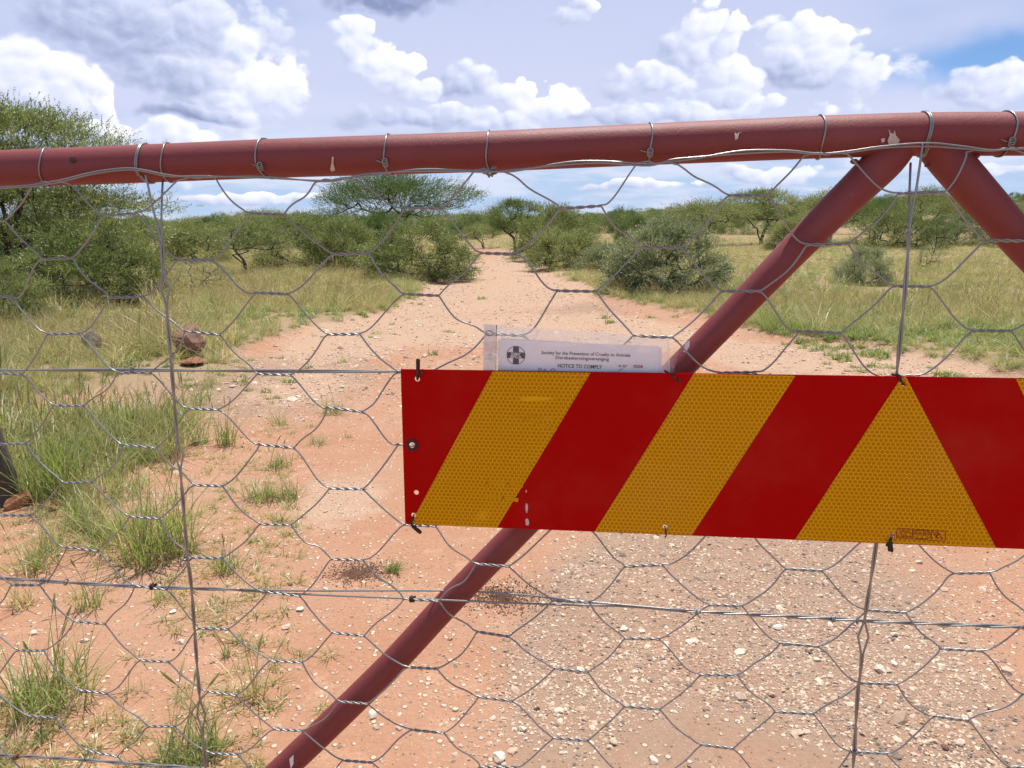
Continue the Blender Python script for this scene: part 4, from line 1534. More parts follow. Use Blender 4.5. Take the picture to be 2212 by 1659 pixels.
to_bottom(bp, BR_LW)
LW_R = [pxr(w, p) for w, p in zip(BR_LW[:-1], bp[:-1])]
LW_R.append(LW_R[-1])
gtube('brace', spline(bp, 6), np.interp(np.linspace(0, len(bp) - 1, (len(bp) - 1) * 6 + 1), range(len(bp)), LW_R), M_paint, sides=24)
BR_R = [(2012, 295), (2048, 342), (2094, 396), (2144, 452), (2205, 522), (2290, 615), (2400, 735), (2700, 1070)]
BR_RW = [84, 84, 82, 78, 74, 68, 64, 62]
bp = [gp(x, y, -0.002) for x, y in BR_R]
to_bottom(bp, BR_RW)
RW_R = [pxr(w, p) for w, p in zip(BR_RW[:-1], bp[:-1])]
RW_R.append(RW_R[-1])
gtube('brace', spline(bp, 6), np.interp(np.linspace(0, len(bp) - 1, (len(bp) - 1) * 6 + 1), range(len(bp)), RW_R), M_paint, sides=24)
# weld bead between the braces and rail, little drips of weld
for (x, y, s_) in ((1846, 349, 12), (2108, 338, 10), (2040, 352, 8), (2002, 358, 7)):
    p = gp(x, y, 0.004)
    rr = pxr(s_, p)
    V, fl = tube([p + Vector((q * rr * 1.5, 0, 0)) for q in (-1, -.5, 0, .5, 1)], [rr * .4, rr * .9, rr, rr * .9, rr * .4], 8)
    gpart('weld_bead', V, fl, M_paint)

# frame beyond the picture: end uprights and bottom rail
ua, za = to_uz(rail_pts[0])
ub, zb = to_uz(rail_pts[-1])
gtube('end_upright', [uz(ua, za), uz(ua, 0.12)], RR * 0.95, M_paint, sides=20)
gtube('end_upright', [uz(ub, zb), uz(ub, 0.12)], RR * 0.95, M_paint, sides=20)
gtube('bottom_rail', [uz(ua, 0.12), uz(ub, 0.12)], RR * 0.9, M_paint, sides=20)

# worn spots and smears on the paint
def smear(px_pts, o, material, parent, name='paint_chip'):
    """flat flake following the front of a pipe"""
    P_ = [gp(x, y, oo) for (x, y, oo) in px_pts]
    cen = sum(P_, Vector()) / len(P_)
    V = [cen + GN * 0.0006] + P_
    n = len(P_)
    f = np.array([(0, 1 + i, 1 + (i + 1) % n) for i in range(n)])
    return gpart(name, np.array([tuple(v_) for v_ in V]), [f], material, parent, smooth=False)


def rail_front(x, y):
    """offset of the rail's visible surface at a picture point"""
    yc = np.interp(x, [a for a, b in RAIL_PX], [b for a, b in RAIL_PX])
    k = min(0.97, abs(y - yc) / 42.2)
    return RR * math.sqrt(1 - k * k) + 0.0012


for ring, m_ in (
    ([(717, 338), (721, 340), (720, 352), (724, 368), (716, 371), (713, 366), (716, 352)], M_dropping),
    ([(1584, 276), (1597, 274), (1604, 284), (1596, 288), (1594, 300), (1588, 303), (1587, 288)], M_dropping),
    ([(1919, 275), (1931, 273), (1935, 292), (1944, 303), (1940, 311), (1920, 312), (1917, 304), (1922, 292)], M_dropping),
    ([(1903, 300), (1911, 298), (1911, 306), (1905, 309)], M_dropping),
    ([(150, 340), (162, 339), (165, 348), (156, 353), (151, 349)], M_rust),
):
    smear([(x, y, rail_front(x, y)) for x, y in ring], 0, m_, top_rail)
smear([(1480, 742, .019), (1490, 735, .019), (1489, 748, .020), (1481, 762, .020), (1476, 760, .019)], 0, simple('white_scuff', (0.75, 0.72, 0.72), .8), None)
smear([(625, 1640, .019), (634, 1630, .019), (634, 1650, .019), (628, 1662, .019)], 0, MATS['white_scuff'], None)

# ---- hexagonal netting: each woven wire a piece of its own
COLS = [
    [(-20, 475), (-15, 641), (13, 807), (22, 959), (30, 1113), (55, 1264), (67, 1405), (88, 1548)],
    [(110, 394), (125, 559), (137, 721), (148, 876), (167, 1042), (178, 1186), (193, 1345), (200, 1494), (223, 1628)],
    [(260, 463), (273, 642), (290, 805), (302, 964), (313, 1118), (325, 1269), (333, 1428), (350, 1569)],
    [(428, 383), (422, 562), (437, 719), (440, 884), (450, 1049), (448, 1205), (462, 1358), (480, 1498), (483, 1628)],
    [(577, 463), (588, 634), (592, 809), (598, 964), (595, 1133), (612, 1283), (617, 1429), (623, 1577)],
    [(722, 388), (757, 548), (742, 722), (745, 885), (748, 1056), (750, 1209), (752, 1370), (764, 1518), (772, 1645)],
    [(914, 450), (909, 637), (897, 803), (897, 963), (907, 1135), (910, 1296), (912, 1443), (924, 1580)],
    [(1065, 370), (1074, 548), (1090, 723), (1080, 890), (1070, 1055), (1064, 1221), (1065, 1370), (1070, 1510), (1075, 1657)],
    [(1254, 448), (1245, 629), (1245, 800), (1240, 965), (1235, 1140), (1232, 1299), (1234, 1448), (1232, 1597)],
    [(1420, 352), (1427, 535), (1410, 725), (1400, 895), (1395, 1060), (1390, 1222), (1387, 1380), (1387, 1529), (1385, 1675)],
    [(1615, 422), (1601, 629), (1592, 805), (1585, 975), (1577, 1145), (1568, 1308), (1553, 1458), (1550, 1613)],
    [(1785, 332), (1788, 528), (1771, 718), (1760, 900), (1748, 1070), (1736, 1231), (1726, 1393), (1715, 1540), (1708, 1690)],
    [(1990, 417), (1970, 619), (1941, 813), (1935, 990), (1925, 1155), (1916, 1321), (1900, 1477), (1876, 1626)],
    [(2140, 324), (2175, 520), (2143, 715), (2130, 895), (2112, 1070), (2098, 1238), (2076, 1404), (2055, 1552), (2045, 1700)],
]


def net_off(y):
    return 0.0285 if y < 400 else 0.0285 - 0.0035 * min(1, (y - 400) / 150)


colsP = []
for c_ in COLS:
    colsP.append([(lambda p: to_uz(p))(gp(x, y, net_off(y))) for x, y in c_])
# go on below the picture and past its sides
NROW = {0: 13, 1: 13}
for ci, c_ in enumerate(colsP):
    dz = (c_[0][1] - c_[-1][1]) / (len(c_) - 1)
    du = (c_[-1][0] - c_[-3][0]) / 2
    while len(c_) < 13 and c_[-1][1] - dz > 0.13:
        c_.append((c_[-1][0] + du * 0.4, c_[-1][1] - dz * random.uniform(0.95, 1.05)))
pitch_u = (colsP[-2][3][0] - colsP[0][3][0]) / (len(colsP) - 2)
def shifted(c_, n):
    return [(u_ + 2 * pitch_u * n, z_ + random.gauss(0, .003)) for u_, z_ in c_]


left, right = [], []
n = 1
while colsP[0][3][0] - 2 * pitch_u * n > ua + 0.02:
    left = [shifted(colsP[0], -n), shifted(colsP[1], -n)] + left
    n += 1
n = 1
while colsP[-1][3][0] + 2 * pitch_u * n < ub - 0.02:
    right += [shifted(colsP[-2], n), shifted(colsP[-1], n)]
    n += 1
colsP = left + colsP + right
WR = 0.00108                    # wire radius
TW = 0.0225                     # half length of a twist
rows_n = min(len(c_) for c_ in colsP)
net = thing('hexagonal_netting', (0, 0, 0), '', '')
for k_ in ('label', 'category'):
    del net[k_]
net.parent = gate
netw = []


POP = to_uz(gp(1410, 725, 0.03))    # this twist has slipped over the top edge of the plastic sleeve


def offs(z, u_=None):
    ztop = 1.50
    o_ = 0.0285 if z > ztop else 0.0285 - 0.0035 * min(1, (ztop - z) / 0.08)
    if u_ is not None:
        o_ += 0.0115 * math.exp(-(((u_ - POP[0]) / 0.026) ** 2 + ((z - POP[1] - 0.004) / 0.012) ** 2))
    return o_


def strand(seq, sgn):
    """one woven wire through the twists of seq [(u, z, upper?)]; the two wires of a twist wind about each other"""
    pts = []
    n = len(seq)
    for i, (u_, z_, up) in enumerate(seq):
        turns = 2.0
        ph = 0 if up else math.pi
        rj = random.Random(int(u_ * 1e4) * 7 + int(z_ * 1e4))
        tilt = rj.gauss(0, 0.05)
        hl = TW * rj.uniform(0.9, 1.1)
        m = 15
        for q in range(m):
            s_ = q / (m - 1)
            uu = u_ - hl + 2 * hl * s_
            a = 2 * math.pi * turns * s_ + ph
            env = 1.0
            zz = z_ + tilt * (uu - u_) + math.cos(a) * WR * 1.02 * env
            oo = offs(z_, uu) + math.sin(a) * WR * 1.02 * env
            pts.append(uz(uu, zz, oo))
        if i < n - 1:
            u2, z2, up2 = seq[i + 1]
            sg = (1 if z2 > z_ else -1)
            ua_, ub_ = u_ + hl, u2 - TW
            bow = random.gauss(0.0045, 0.0022)
            bend = random.gauss(0.5, 0.12)
            for q in (0.14, 0.3, 0.46, 0.62, 0.78, 0.92):
                zz = z_ + (z2 - z_) * q
                uu = ua_ + (ub_ - ua_) * q
                # slack S-shape: leaves the twist flat, arrives flat
                w = math.sin(math.pi * q)
                zz += -bow * w * (1.0 if random.random() < 2 else 0) + (bend - 0.5) * 0.02 * math.sin(2 * math.pi * q)
                pts.append(uz(uu, zz, offs(zz, uu) + random.gauss(0, 0.0003)))
    return pts


ncol = len(colsP)
for rrow in range(rows_n):
    # wire that rises into odd twists of row rrow and falls into even twists of row rrow
    seqB = [(colsP[c_][rrow][0], colsP[c_][rrow][1], c_ % 2 == 0) for c_ in range(ncol) if rrow < len(colsP[c_])]
    P_ = strand(seqB, 1)
    P_ = spline(P_[::1], 2)
    V, fl = tube(P_, WR, 6)
    o = gpart('netting_wire', V, fl, M_wire, net)
    # wire that falls from even twists of row rrow-1 into odd twists of row rrow
    if rrow >= 1:
        seqA = [(colsP[c_][rrow - (1 - c_ % 2)][0], colsP[c_][rrow - (1 - c_ % 2)][1], c_ % 2 == 1) for c_ in range(ncol)]
        P_ = spline(strand(seqA, -1), 2)
        V, fl = tube(P_, WR, 6)
        gpart('netting_wire', V, fl, M_wire, net)
# selvage along the rail
sel1 = [(-1130, 447), (-300, 415), (0, 404), (110, 393), (200, 372), (270, 363), (310, 367), (365, 378), (430, 383), (560, 381), (690, 392), (740, 388), (790, 376), (900, 370), (990, 370), (1060, 372), (1110, 367), (1220, 356), (1300, 352), (1400, 358), (1450, 345), (1500, 340), (1600, 332), (1700, 328), (1760, 333), (1830, 327), (1900, 317), (2000, 309), (2080, 316), (2140, 324), (2212, 322), (2500, 318), (3650, 304)]
sel2 = [(-1130, 449), (-300, 417), (0, 407), (110, 397), (200, 376), (270, 367), (310, 370), (365, 381), (430, 380), (560, 384), (690, 390), (740, 385), (790, 380), (900, 366), (990, 367), (1060, 370), (1110, 370), (1220, 351), (1300, 348), (1400, 354), (1450, 349), (1500, 343), (1600, 326), (1700, 325), (1760, 331), (1830, 330), (1900, 320), (2000, 316), (2080, 321), (2140, 326), (2212, 320), (2500, 316), (3650, 302)]
for s_ in (sel1, sel2):
    gtube('selvage_wire', spline([gp(x, y, 0.0292) for x, y in s_], 6), WR, M_wire, net, 6)

# ---- wire rings that tie the netting to the rail
def rail_at(x):
    y = float(np.interp(x, [a for a, b in RAIL_PX], [b for a, b in RAIL_PX]))
    return gp(x, y)


def ring(x, skew=0.0, r=WR * 0.95, turns=1.0, extra=0.0, knot=False, name='tie_wire'):
    c_ = rail_at(x)
    t1 = (rail_at(x + 20) - rail_at(x - 20)).normalized()
    up = Vector((0, 0, 1))
    pts = []
    n = int(28 * turns)
    R_ = RR + r * 0.9
    for i in range(n + 1):
        a = 2 * math.pi * turns * i / n - 0.7
        pts.append(c_ + GN * (math.cos(a) * R_) + up * (math.sin(a) * R_) + t1 * (skew * math.cos(a - 0.4) + extra * i / n + 0.0012 * math.sin(3 * a)))
    V, fl = tube(pts, r, 6)
    parts = [(V, fl)]
    if knot:
        a = -0.45
        q = c_ + GN * (math.cos(a) * (R_ + r)) + up * (math.sin(a) * (R_ + r))
        for s_ in range(3):
            kp = [q + t1 * (0.003 * math.cos(b_)) + up * (0.003 * math.sin(b_) + (s_ - 1) * 0.002) + GN * 0.001 * s_ for b_ in np.linspace(0, 6.28, 10)]
            parts.append(tube(kp, r * 0.8, 5))
        parts.append(tube([q, q - t1 * 0.006 + up * 0.001, q - t1 * 0.011 + up * 0.003], r * 0.8, 5))
    V, fl = merge(parts)
    return gpart(name, V, fl, M_wire)


for (x, sk, tn, kn) in ((105, 0.006, 1, False), (366, 0.003, 1, False), (579, -0.006, 1, True), (843, -0.001, 1, True), (1059, -0.001, 1.0, False), (1403, 0.001, 1, True), (1769, 0.0, 1, False), (2165, 0.003, 1, True)):
    ring(x, sk, turns=tn, knot=kn)
ring(316, 0.0, turns=2.0, extra=0.004, r=WR * 1.05)
ring(1989, 0.0, turns=2.0, extra=0.004, r=WR * 1.05)
# lump of wire ends under the rail
p = gp(1060, 374, 0.024)
V, fl = merge([tube([p + Vector((random.gauss(0, .004), random.gauss(0, .002), random.gauss(0, .003))) for _ in range(5)], WR, 5) for _ in range(4)])
gpart('tie_wire', V, fl, M_wire)


# ---- stay wires: two wires laid together
def pair(name, path_px, o, r, twist_len=0.10, gap=1.0, diamonds=(), per=10, material=None):
    pts = spline([gp(x, y, o) for x, y in path_px], per)
    n = len(pts)
    seg = np.linalg.norm(np.diff(pts, axis=0), axis=1)
    s_ = np.concatenate([[0], np.cumsum(seg)])
    # resample finely
    total = s_[-1]
    m = max(40, int(total / 0.006))
    ss = np.linspace(0, total, m)
    pts = np.stack([np.interp(ss, s_, pts[:, k_]) for k_ in range(3)], -1)
    tan = np.gradient(pts, axis=0)
    tan /= np.linalg.norm(tan, axis=1)[:, None]
    nn_ = np.array(GN)
    sd_ = np.cross(tan, nn_)
    sd_ /= np.linalg.norm(sd_, axis=1)[:, None]
    dpos = []
    for (x, y) in diamonds:
        q = np.array(gp(x, y, o))
        dpos.append(ss[np.argmin(np.linalg.norm(pts - q, axis=1))])
    ph = 2 * np.pi * ss / twist_len
    sep = np.full(m, r * gap)
    for d_ in dpos:
        sep = sep + 0.0050 * np.maximum(0, 1 - np.abs(ss - d_) / 0.022)
    st = thing(name, (0, 0, 0), 'x', 'x')
    del st['label']
    del st['category']
    st.parent = gate
    for k_ in (0, 1):
        a = ph + math.pi * k_
        lock = np.zeros(m)
        for d_ in dpos:
            lock = np.maximum(lock, np.clip(1 - np.abs(ss - d_) / 0.035, 0, 1) ** 0.5)
        ca, sa = np.cos(a) * (1 - lock) + (1 - 2 * k_) * lock, np.sin(a) * (1 - lock)
        P_ = pts + sd_ * (ca * sep)[:, None] + nn_[None, :] * (sa * sep)[:, None]
        gtube('wire', P_, r, material or M_wire, st, 6)
    return st


SR = 0.00128
pair('upright_stay', [(350, 520), (352, 590), (357, 625), (362, 690), (368, 760), (376, 860), (388, 1000), (397, 1100), (405, 1200), (414, 1273), (421, 1373), (430, 1489), (440, 1606), (452, 1740), (475, 2000)], 0.0305, SR, 0.11, 1.0, [(357, 628), (388, 986), (435, 1545)])
gtube('wire', spline([gp(314, 378, 0.029), gp(320, 402, 0.029), gp(330, 450, 0.029), gp(345, 505, 0.030), gp(350, 530, 0.0305)], 6), SR, M_wire, gate, 6)
gtube('wire', spline([gp(352, 384, 0.0), gp(351, 402, 0.012), gp(349, 450, 0.024), gp(349, 505, 0.030), gp(350, 530, 0.0305)], 6), SR, M_wire, gate, 6)
pair('upright_stay', [(1963, 500), (1961, 553), (1954, 640), (1946, 720), (1938, 800), (1930, 900), (1910, 1060), (1893, 1175), (1880, 1260), (1868, 1340), (1860, 1440), (1853, 1500), (1846, 1610), (1840, 1700), (1820, 2000)], 0.0300, SR, 0.13, 1.0, [(1862, 1376)])
gtube('wire', spline([gp(1967, 352, 0.0), gp(1966, 380, 0.010), gp(1964, 430, 0.02), gp(1963, 510, 0.030)], 6), SR, M_wire, gate, 6)
gtube('wire', spline([gp(1993, 310, 0.0300), gp(1988, 350, 0.0295), gp(1979, 410, 0.029), gp(1969, 465, 0.0295), gp(1963, 510, 0.030)], 6), SR, M_wire, gate, 6)
pair('level_stay', [(-1130, 790), (-300, 797), (0, 799.5), (280, 799.5), (500, 801), (876, 803), (1100, 806), (1600, 818), (2212, 836), (2500, 845), (3650, 880)], 0.0220, SR, 0.50, 1.0)
pair('level_stay', [(-1130, 1175), (-300, 1229), (0, 1249), (90, 1254), (140, 1258), (325, 1268), (420, 1271), (520, 1274)], 0.0222, SR, 0.12, 1.05)
gtube('wire', spline([gp(520, 1273, .0222), gp(640, 1276, .022), gp(950, 1276, .003), gp(1090, 1282, 0.0), gp(1180, 1290, .010), gp(1240, 1297, .0222), gp(1475, 1318, .0222)], 8), SR, M_wire, gate, 6)
gtube('wire', spline([gp(520, 1276, .0222), gp(640, 1283, .0222), gp(880, 1293, .0222), gp(1000, 1298, .0222), gp(1200, 1306, .0222), gp(1350, 1310, .0222), gp(1475, 1321, .0222)], 8), SR, M_wire, gate, 6)
pair('level_stay', [(1475, 1319.5), (1641, 1328), (1791, 1336), (1875, 1341), (1975, 1346), (2212, 1355), (2500, 1368), (3650, 1420)], 0.0222, SR, 0.09, 1.05)
pair('level_stay', [(-1130, 1525), (-300, 1603), (0, 1631), (60, 1634), (200, 1643), (400, 1658), (800, 1690), (1500, 1740), (2300, 1800), (3650, 1890)], 0.0222, SR, 0.09, 1.05)


def wrap(x, y, o, r, material, turns=3, across=0.0, tail=None, horizontal=True, name='tie_wire'):
    """little binding of wire about a strand"""
    c_ = gp(x, y, o)
    ax = GT if horizontal else Vector((0, 0, 1))
    e1 = Vector((0, 0, 1)) if horizontal else GT
    pts = []
    n = 12 * turns
    for i in range(n + 1):
        a = 2 * math.pi * turns * i / n
        q = 0.0036 + 0.0006 * math.sin(a * 0.37)
        pts.append(c_ + e1 * (q * math.cos(a)) + GN * (q * math.sin(a)) + ax * (r * 1.9 * turns * (i / n - .5)))
    if tail:
        pts += [c_ + GT * tail[0] * k_ + Vector((0, 0, tail[1] * k_)) + GN * 0.004 for k_ in (0.6, 1.0)]
    V, fl = tube(pts, r, 5)
    return gpart(name, V, fl, material)


wrap(331, 1267, .0232, .0011, M_rust, 3)
wrap(891, 1294, .0235, .0011, M_rust, 3)
wrap(36, 1634, .0235, .0013, M_rustbright, 2)
wrap(142, 1257, .0235, .001, M_wire, 1)
wrap(90, 1254, .0235, .001, M_wire, 1)
wrap(1503, 1322, .0235, .001, M_wire, 1, tail=(.006, -.006))
wrap(1800, 1337, .0235, .001, M_wire, 2)
wrap(1852, 1341, .0235, .001, M_wire, 1)
wrap(1845, 1622, .0290, .0013, M_wire, 2, horizontal=False)
wrap(400, 1207, .0300, .0009, M_wire, 2, horizontal=False)
wrap(285, 800, .0235, .001, M_wire, 1, tail=(.002, .006))

# ------------------------------------------------------------------ chevron board
SO = 0.0385                        # its back stands in front of the netting
def sp(x, y):
    return to_uz(gp(x, y, SO))


sTL, sBL = sp(876, 797), sp(876, 1131)
sTR, sBR = sp(2212, 816.5), sp(2212, 1185)
sign = thing('chevron_board', tuple(uz(sBL[0], sBL[1], SO)), 'long red and yellow striped reflective chevron board wired to the gate', 'sign')
sign.rotation_euler = (0, 0, -GY)   # local x along the gate, -y towards the viewer, z up


def sl(x, y):
    u_, z_ = sp(x, y)
    return (u_ - sBL[0], z_ - sBL[1])


apex = sl(1951, 814.5)
LEN = 2 * apex[0]


def edge_top(u_):
    a, b = sl(876, 797), sl(2212, 816.5)
    return a[1] + (b[1] - a[1]) * (u_ - a[0]) / (b[0] - a[0])


def edge_bot(u_):
    a, b = sl(876, 1131), sl(2212, 1185)
    return a[1] + (b[1] - a[1]) * (u_ - a[0]) / (b[0] - a[0])


def slab(name, poly, y0, y1, material, parent, holes=()):
    """flat plate of outline poly (x, z), from depth y0 (back) to y1 (front, negative)"""
    bm = bmesh.new()
    f = bm.faces.new([bm.verts.new((x, y0, z)) for x, z in poly])
    bm.normal_update()
    if f.normal.y < 0:
        f.normal_flip()
    ex = bmesh.ops.extrude_face_region(bm, geom=[f])
    for v_ in [g_ for g_ in ex['geom'] if isinstance(g_, bmesh.types.BMVert)]:
        v_.co.y = y1
    bmesh.ops.recalc_face_normals(bm, faces=bm.faces)
    me = bpy.data.meshes.new(name)
    bm.to_mesh(me)
    bm.free()
    o = link(name, me, material, parent)
    if holes:
        cbm = bmesh.new()
        for (x, z, r_) in holes:
            bmesh.ops.create_cone(cbm, cap_ends=True, segments=20, radius1=r_, radius2=r_, depth=0.05, matrix=Matrix.Translation((x, 0, z)) @ Matrix.Rotation(math.pi / 2, 4, 'X'))
        cme = bpy.data.meshes.new('cut')
        cbm.to_mesh(cme)
        cbm.free()
        co = bpy.data.objects.new('cut', cme)
        C.objects.link(co)
        co.matrix_world = sign_mat
        o.parent = None
        o.matrix_world = sign_mat
        md = o.modifiers.new('b', 'BOOLEAN')
        md.object = co
        md.operation = 'DIFFERENCE'
        md.solver = 'EXACT'
        bpy.context.view_layer.update()
        dg = bpy.context.evaluated_depsgraph_get()
        nm2 = bpy.data.meshes.new_from_object(o.evaluated_get(dg))
        o.modifiers.clear()
        o.data = nm2
        nm2.name = name
        bpy.data.objects.remove(co)
        o.parent = parent
        o.matrix_parent_inverse = Matrix.Identity(4)
        o.matrix_basis = Matrix.Identity(4)
    return o


sign_mat = Matrix.Translation(sign.location) @ Matrix.Rotation(-GY, 4, 'Z')
HOLES_PX = [(902, 818, 12), (891, 961, 13), (900, 1063, 11), (894, 1112, 11), (1436, 1137, 10), (1926, 1156, 11), (1950, 829, 10), (1468, 822, 8)]
holes = []
for x, y, d_ in HOLES_PX:
    a = sl(x, y)
    holes.append((a[0], a[1], pxr(d_, gp(x, y, SO))))
rt = LEN
outline = [(0, edge_bot(0)), (rt, edge_bot(rt)), (rt, edge_top(rt)), (0, edge_top(0))]
slab('panel', outline, 0.0, -0.0016, M_sred, sign, holes)
FY = -0.0016


def stripe(poly):
    hs = [h_ for h_ in holes]
    return slab('stripe', poly, FY - 0.0002, FY - 0.0007, M_syel, sign, hs)


def on_edges(pxs):
    return [sl(x, y) for x, y in pxs]


s1 = on_edges([(888, 1132), (1075, 1139.5), (1276, 803), (1065, 800)])
s2 = on_edges([(1285, 1148), (1494, 1156.5), (1717, 809.3), (1498, 806)])
s3 = on_edges([(1717, 1165), (2149, 1182.3), (1956, 813), (1946, 813)])
m_in = 0.0008


def snug(poly):
    out = []
    for x, z in poly:
        zt, zb_ = edge_top(x) - m_in, edge_bot(x) + m_in
        zm = (zt + zb_) / 2
        out.append((x, zt if z > zm else zb_))
    return out


stripe(snug(s1))
stripe(snug(s2))
stripe(snug(s3))
for s_ in (s1, s2):                # the far half of the chevron mirrors the near half
    stripe(snug([(LEN - x, z) for x, z in s_][::-1]))

M_seam = simple('sheet_seam', (0.60, 0.285, 0.004), 0.6, 0, 0.2, 200)
M_seam.node_tree.nodes['Principled BSDF'].inputs['Specular IOR Level'].default_value = 0.1
M_seamred = simple('sheet_seam_red', (0.55, 0.02, 0.01), 0.4)


def bar(name, a, b, w, y0, y1, material, parent):
    (x1, z1), (x2, z2) = a, b
    L_ = math.hypot(x2 - x1, z2 - z1)
    nx, nz = -(z2 - z1) / L_ * w / 2, (x2 - x1) / L_ * w / 2
    return slab(name, [(x1 - nx, z1 - nz), (x2 - nx, z2 - nz), (x2 + nx, z2 + nz), (x1 + nx, z1 + nz)], y0, y1, material, parent)


bar('seam', sl(2096, 1080), sl(2077, 1178), 0.0009, FY - .0008, FY - .0010, M_seam, sign)
bar('seam', sl(1253, 806), sl(1252, 838), 0.0009, FY - .0008, FY - .0010, M_seam, sign)
# white paint drips and rubbed patches
for (x, y, w, h_) in ((1138, 1096, 7, 26), (1139, 1126, 10, 20), (1137, 1060, 3, 8)):
    a = sl(x, y)
    rw, rh = pxr(w, gp(x, y, SO)), pxr(h_, gp(x, y, SO))
    poly = [(a[0] + rw * math.cos(q) * random.uniform(.5, 1), a[1] + rh * math.sin(q) * random.uniform(.75, 1)) for q in np.linspace(0, 6.28, 13)[:-1]]
    slab('paint_drip', poly, FY - .0002, FY - .0004, simple('drip_white', (0.55, 0.45, 0.47), .6, 0, .3, 300), sign)
for (x1, y1, x2, y2, w) in ((1105, 897, 1150, 909, .0016), (1150, 909, 1203, 927, .0032), (1125, 894, 1200, 905, .0022), (1050, 1041, 1100, 1043, .0026), (1095, 1042, 1130, 1049, .0040), (1050, 1071, 1090, 1073, .0042), (1085, 1073, 1120, 1079, .0050), (1052, 1032, 1053, 1058, .0030)):
    bar('scuff', sl(x1, y1), sl(x2, y2), w, FY - .0008, FY - .0010, M_seam, sign)
a = sl(1142, 1003)
slab('scuff', [(a[0] + .0026 * math.cos(q), a[1] + .0048 * math.sin(q)) for q in np.linspace(0, 6.28, 11)[:-1]], FY - .0008, FY - .0010, M_seam, sign)

# rusty washer round the middle hole
def washer(x, y, r1, r2, material):
    a = sl(x, y)
    bm = bmesh.new()
    n = 20
    rings = []
    for (r_, yy) in ((r1, FY - .0003), (r1, FY - .0016), (r2, FY - .0012), (r2, FY - .0003)):
        rings.append([bm.verts.new((a[0] + r_ * math.cos(2 * math.pi * i / n), yy, a[1] + r_ * math.sin(2 * math.pi * i / n))) for i in range(n)])
    for k_ in range(3):
        for i in range(n):
            bm.faces.new((rings[k_][i], rings[k_][(i + 1) % n], rings[k_ + 1][(i + 1) % n], rings[k_ + 1][i]))
    bmesh.ops.recalc_face_normals(bm, faces=bm.faces)
    me = bpy.data.meshes.new('washer')
    bm.to_mesh(me)
    bm.free()
    return link('washer', me, material, sign)


washer(891, 961, 0.0044, 0.0078, M_rust)


def signwire(pts_px, r=0.0014, coil=None):
    """tie wire from (x, y, out) points"""
    P_ = [gp(x, y, SO + o) for x, y, o in pts_px]
    inv = sign_mat.inverted()
    parts = [tube(spline([inv @ p for p in P_], 6), r, 6)]
    if coil:                           # two twisted ends
        (x1, y1), (x2, y2) = coil
        A, B = inv @ gp(x1, y1, SO + .003), inv @ gp(x2, y2, SO + .004)
        dv = B - A
        e1 = Vector((0, -1, 0))
        e2 = dv.normalized().cross(e1)
        for s_ in (0, math.pi):
            kp = [A + dv * q + (e1 * math.cos(22 * q + s_) + e2 * math.sin(22 * q + s_)) * r * 1.1 for q in np.linspace(0, 1, 26)]
            parts.append(tube(kp, r * 0.9, 5))
    V, fl = merge(parts)
    return link('tie_wire', npmesh('tie_wire', V, fl, smooth=True), M_rust, sign)


signwire([(902, 820, -.006), (901, 814, .003), (902, 806, .005), (903, 796, .004), (904, 790, -.006)], coil=((903, 800), (903, 776)))
signwire([(902, 820, -.004), (906, 812, .003), (912, 808, .004), (909, 803, .004)], .001)
signwire([(894, 1112, -.006), (892, 1120, .004), (889, 1132, .005), (893, 1140, .001), (898, 1134, -.008)], coil=((893, 1138), (909, 1151)))
signwire([(1926, 1157, -.006), (1924, 1166, .004), (1921, 1174, .004), (1916, 1178, .000), (1920, 1172, -.008)], .0017, coil=((1922, 1172), (1924, 1190)))
signwire([(1436, 1137, -.006), (1438, 1146, .003), (1439, 1156, .001), (1437, 1160, -.006)], .0009)
signwire([(1950, 829, -.006), (1946, 822, .004), (1944, 814, .005), (1938, 810, .001), (1928, 809, -.006)], .0016)
signwire([(1468, 822, -.006), (1464, 822, .003), (1455, 814, .004), (1444, 806, .000), (1436, 801, -.008)], .0012)


# ---- print
def textmesh(name, s, width=None, height=None, bold=0.0, font_scale_x=1.0):
    cu = bpy.data.curves.new(name, 'FONT')
    cu.body = s
    cu.align_x = 'CENTER'
    cu.align_y = 'CENTER'
    cu.offset = bold
    cu.resolution_u = 3
    o = bpy.data.objects.new(name, cu)
    C.objects.link(o)
    bpy.context.view_layer.update()
    dg = bpy.context.evaluated_depsgraph_get()
    me = bpy.data.meshes.new_from_object(o.evaluated_get(dg))
    bpy.data.objects.remove(o)
    co = np.array([v_.co[:] for v_ in me.vertices])
    w, h_ = np.ptp(co[:, 0]), np.ptp(co[:, 1])
    k1 = width / w if width else height / h_
    k2 = height / h_ if height else k1
    cx_, cy_ = (co[:, 0].max() + co[:, 0].min()) / 2, (co[:, 1].max() + co[:, 1].min()) / 2
    for v_ in me.vertices:
        v_.co = Vector(((v_.co.x - cx_) * k1, (v_.co.y - cy_) * k2, 0))
    me.name = name
    return me


# approval mark printed on the board
mk = thing('approval_mark', (0, 0, 0), 'x', 'x')
del mk['label']
del mk['category']
mk.parent = sign
M_mark = simple('mark_red', (0.26, 0.006, 0.002), 0.5)
py0, py1 = FY - .0008, FY - .0010
q1, q2, q3, q4 = (1936, 1139), (2041, 1146), (2039.5, 1167), (1934.5, 1160.5)
for a_, b_ in ((q1, q2), (q2, q3), (q3, q4), (q4, q1), ((1970, 1141.3), (1968.5, 1162.7)), ((2011, 1144), (2009.5, 1165.2))):
    bar('border', sl(*a_), sl(*b_), 0.0007, py0, py1, M_mark, mk)


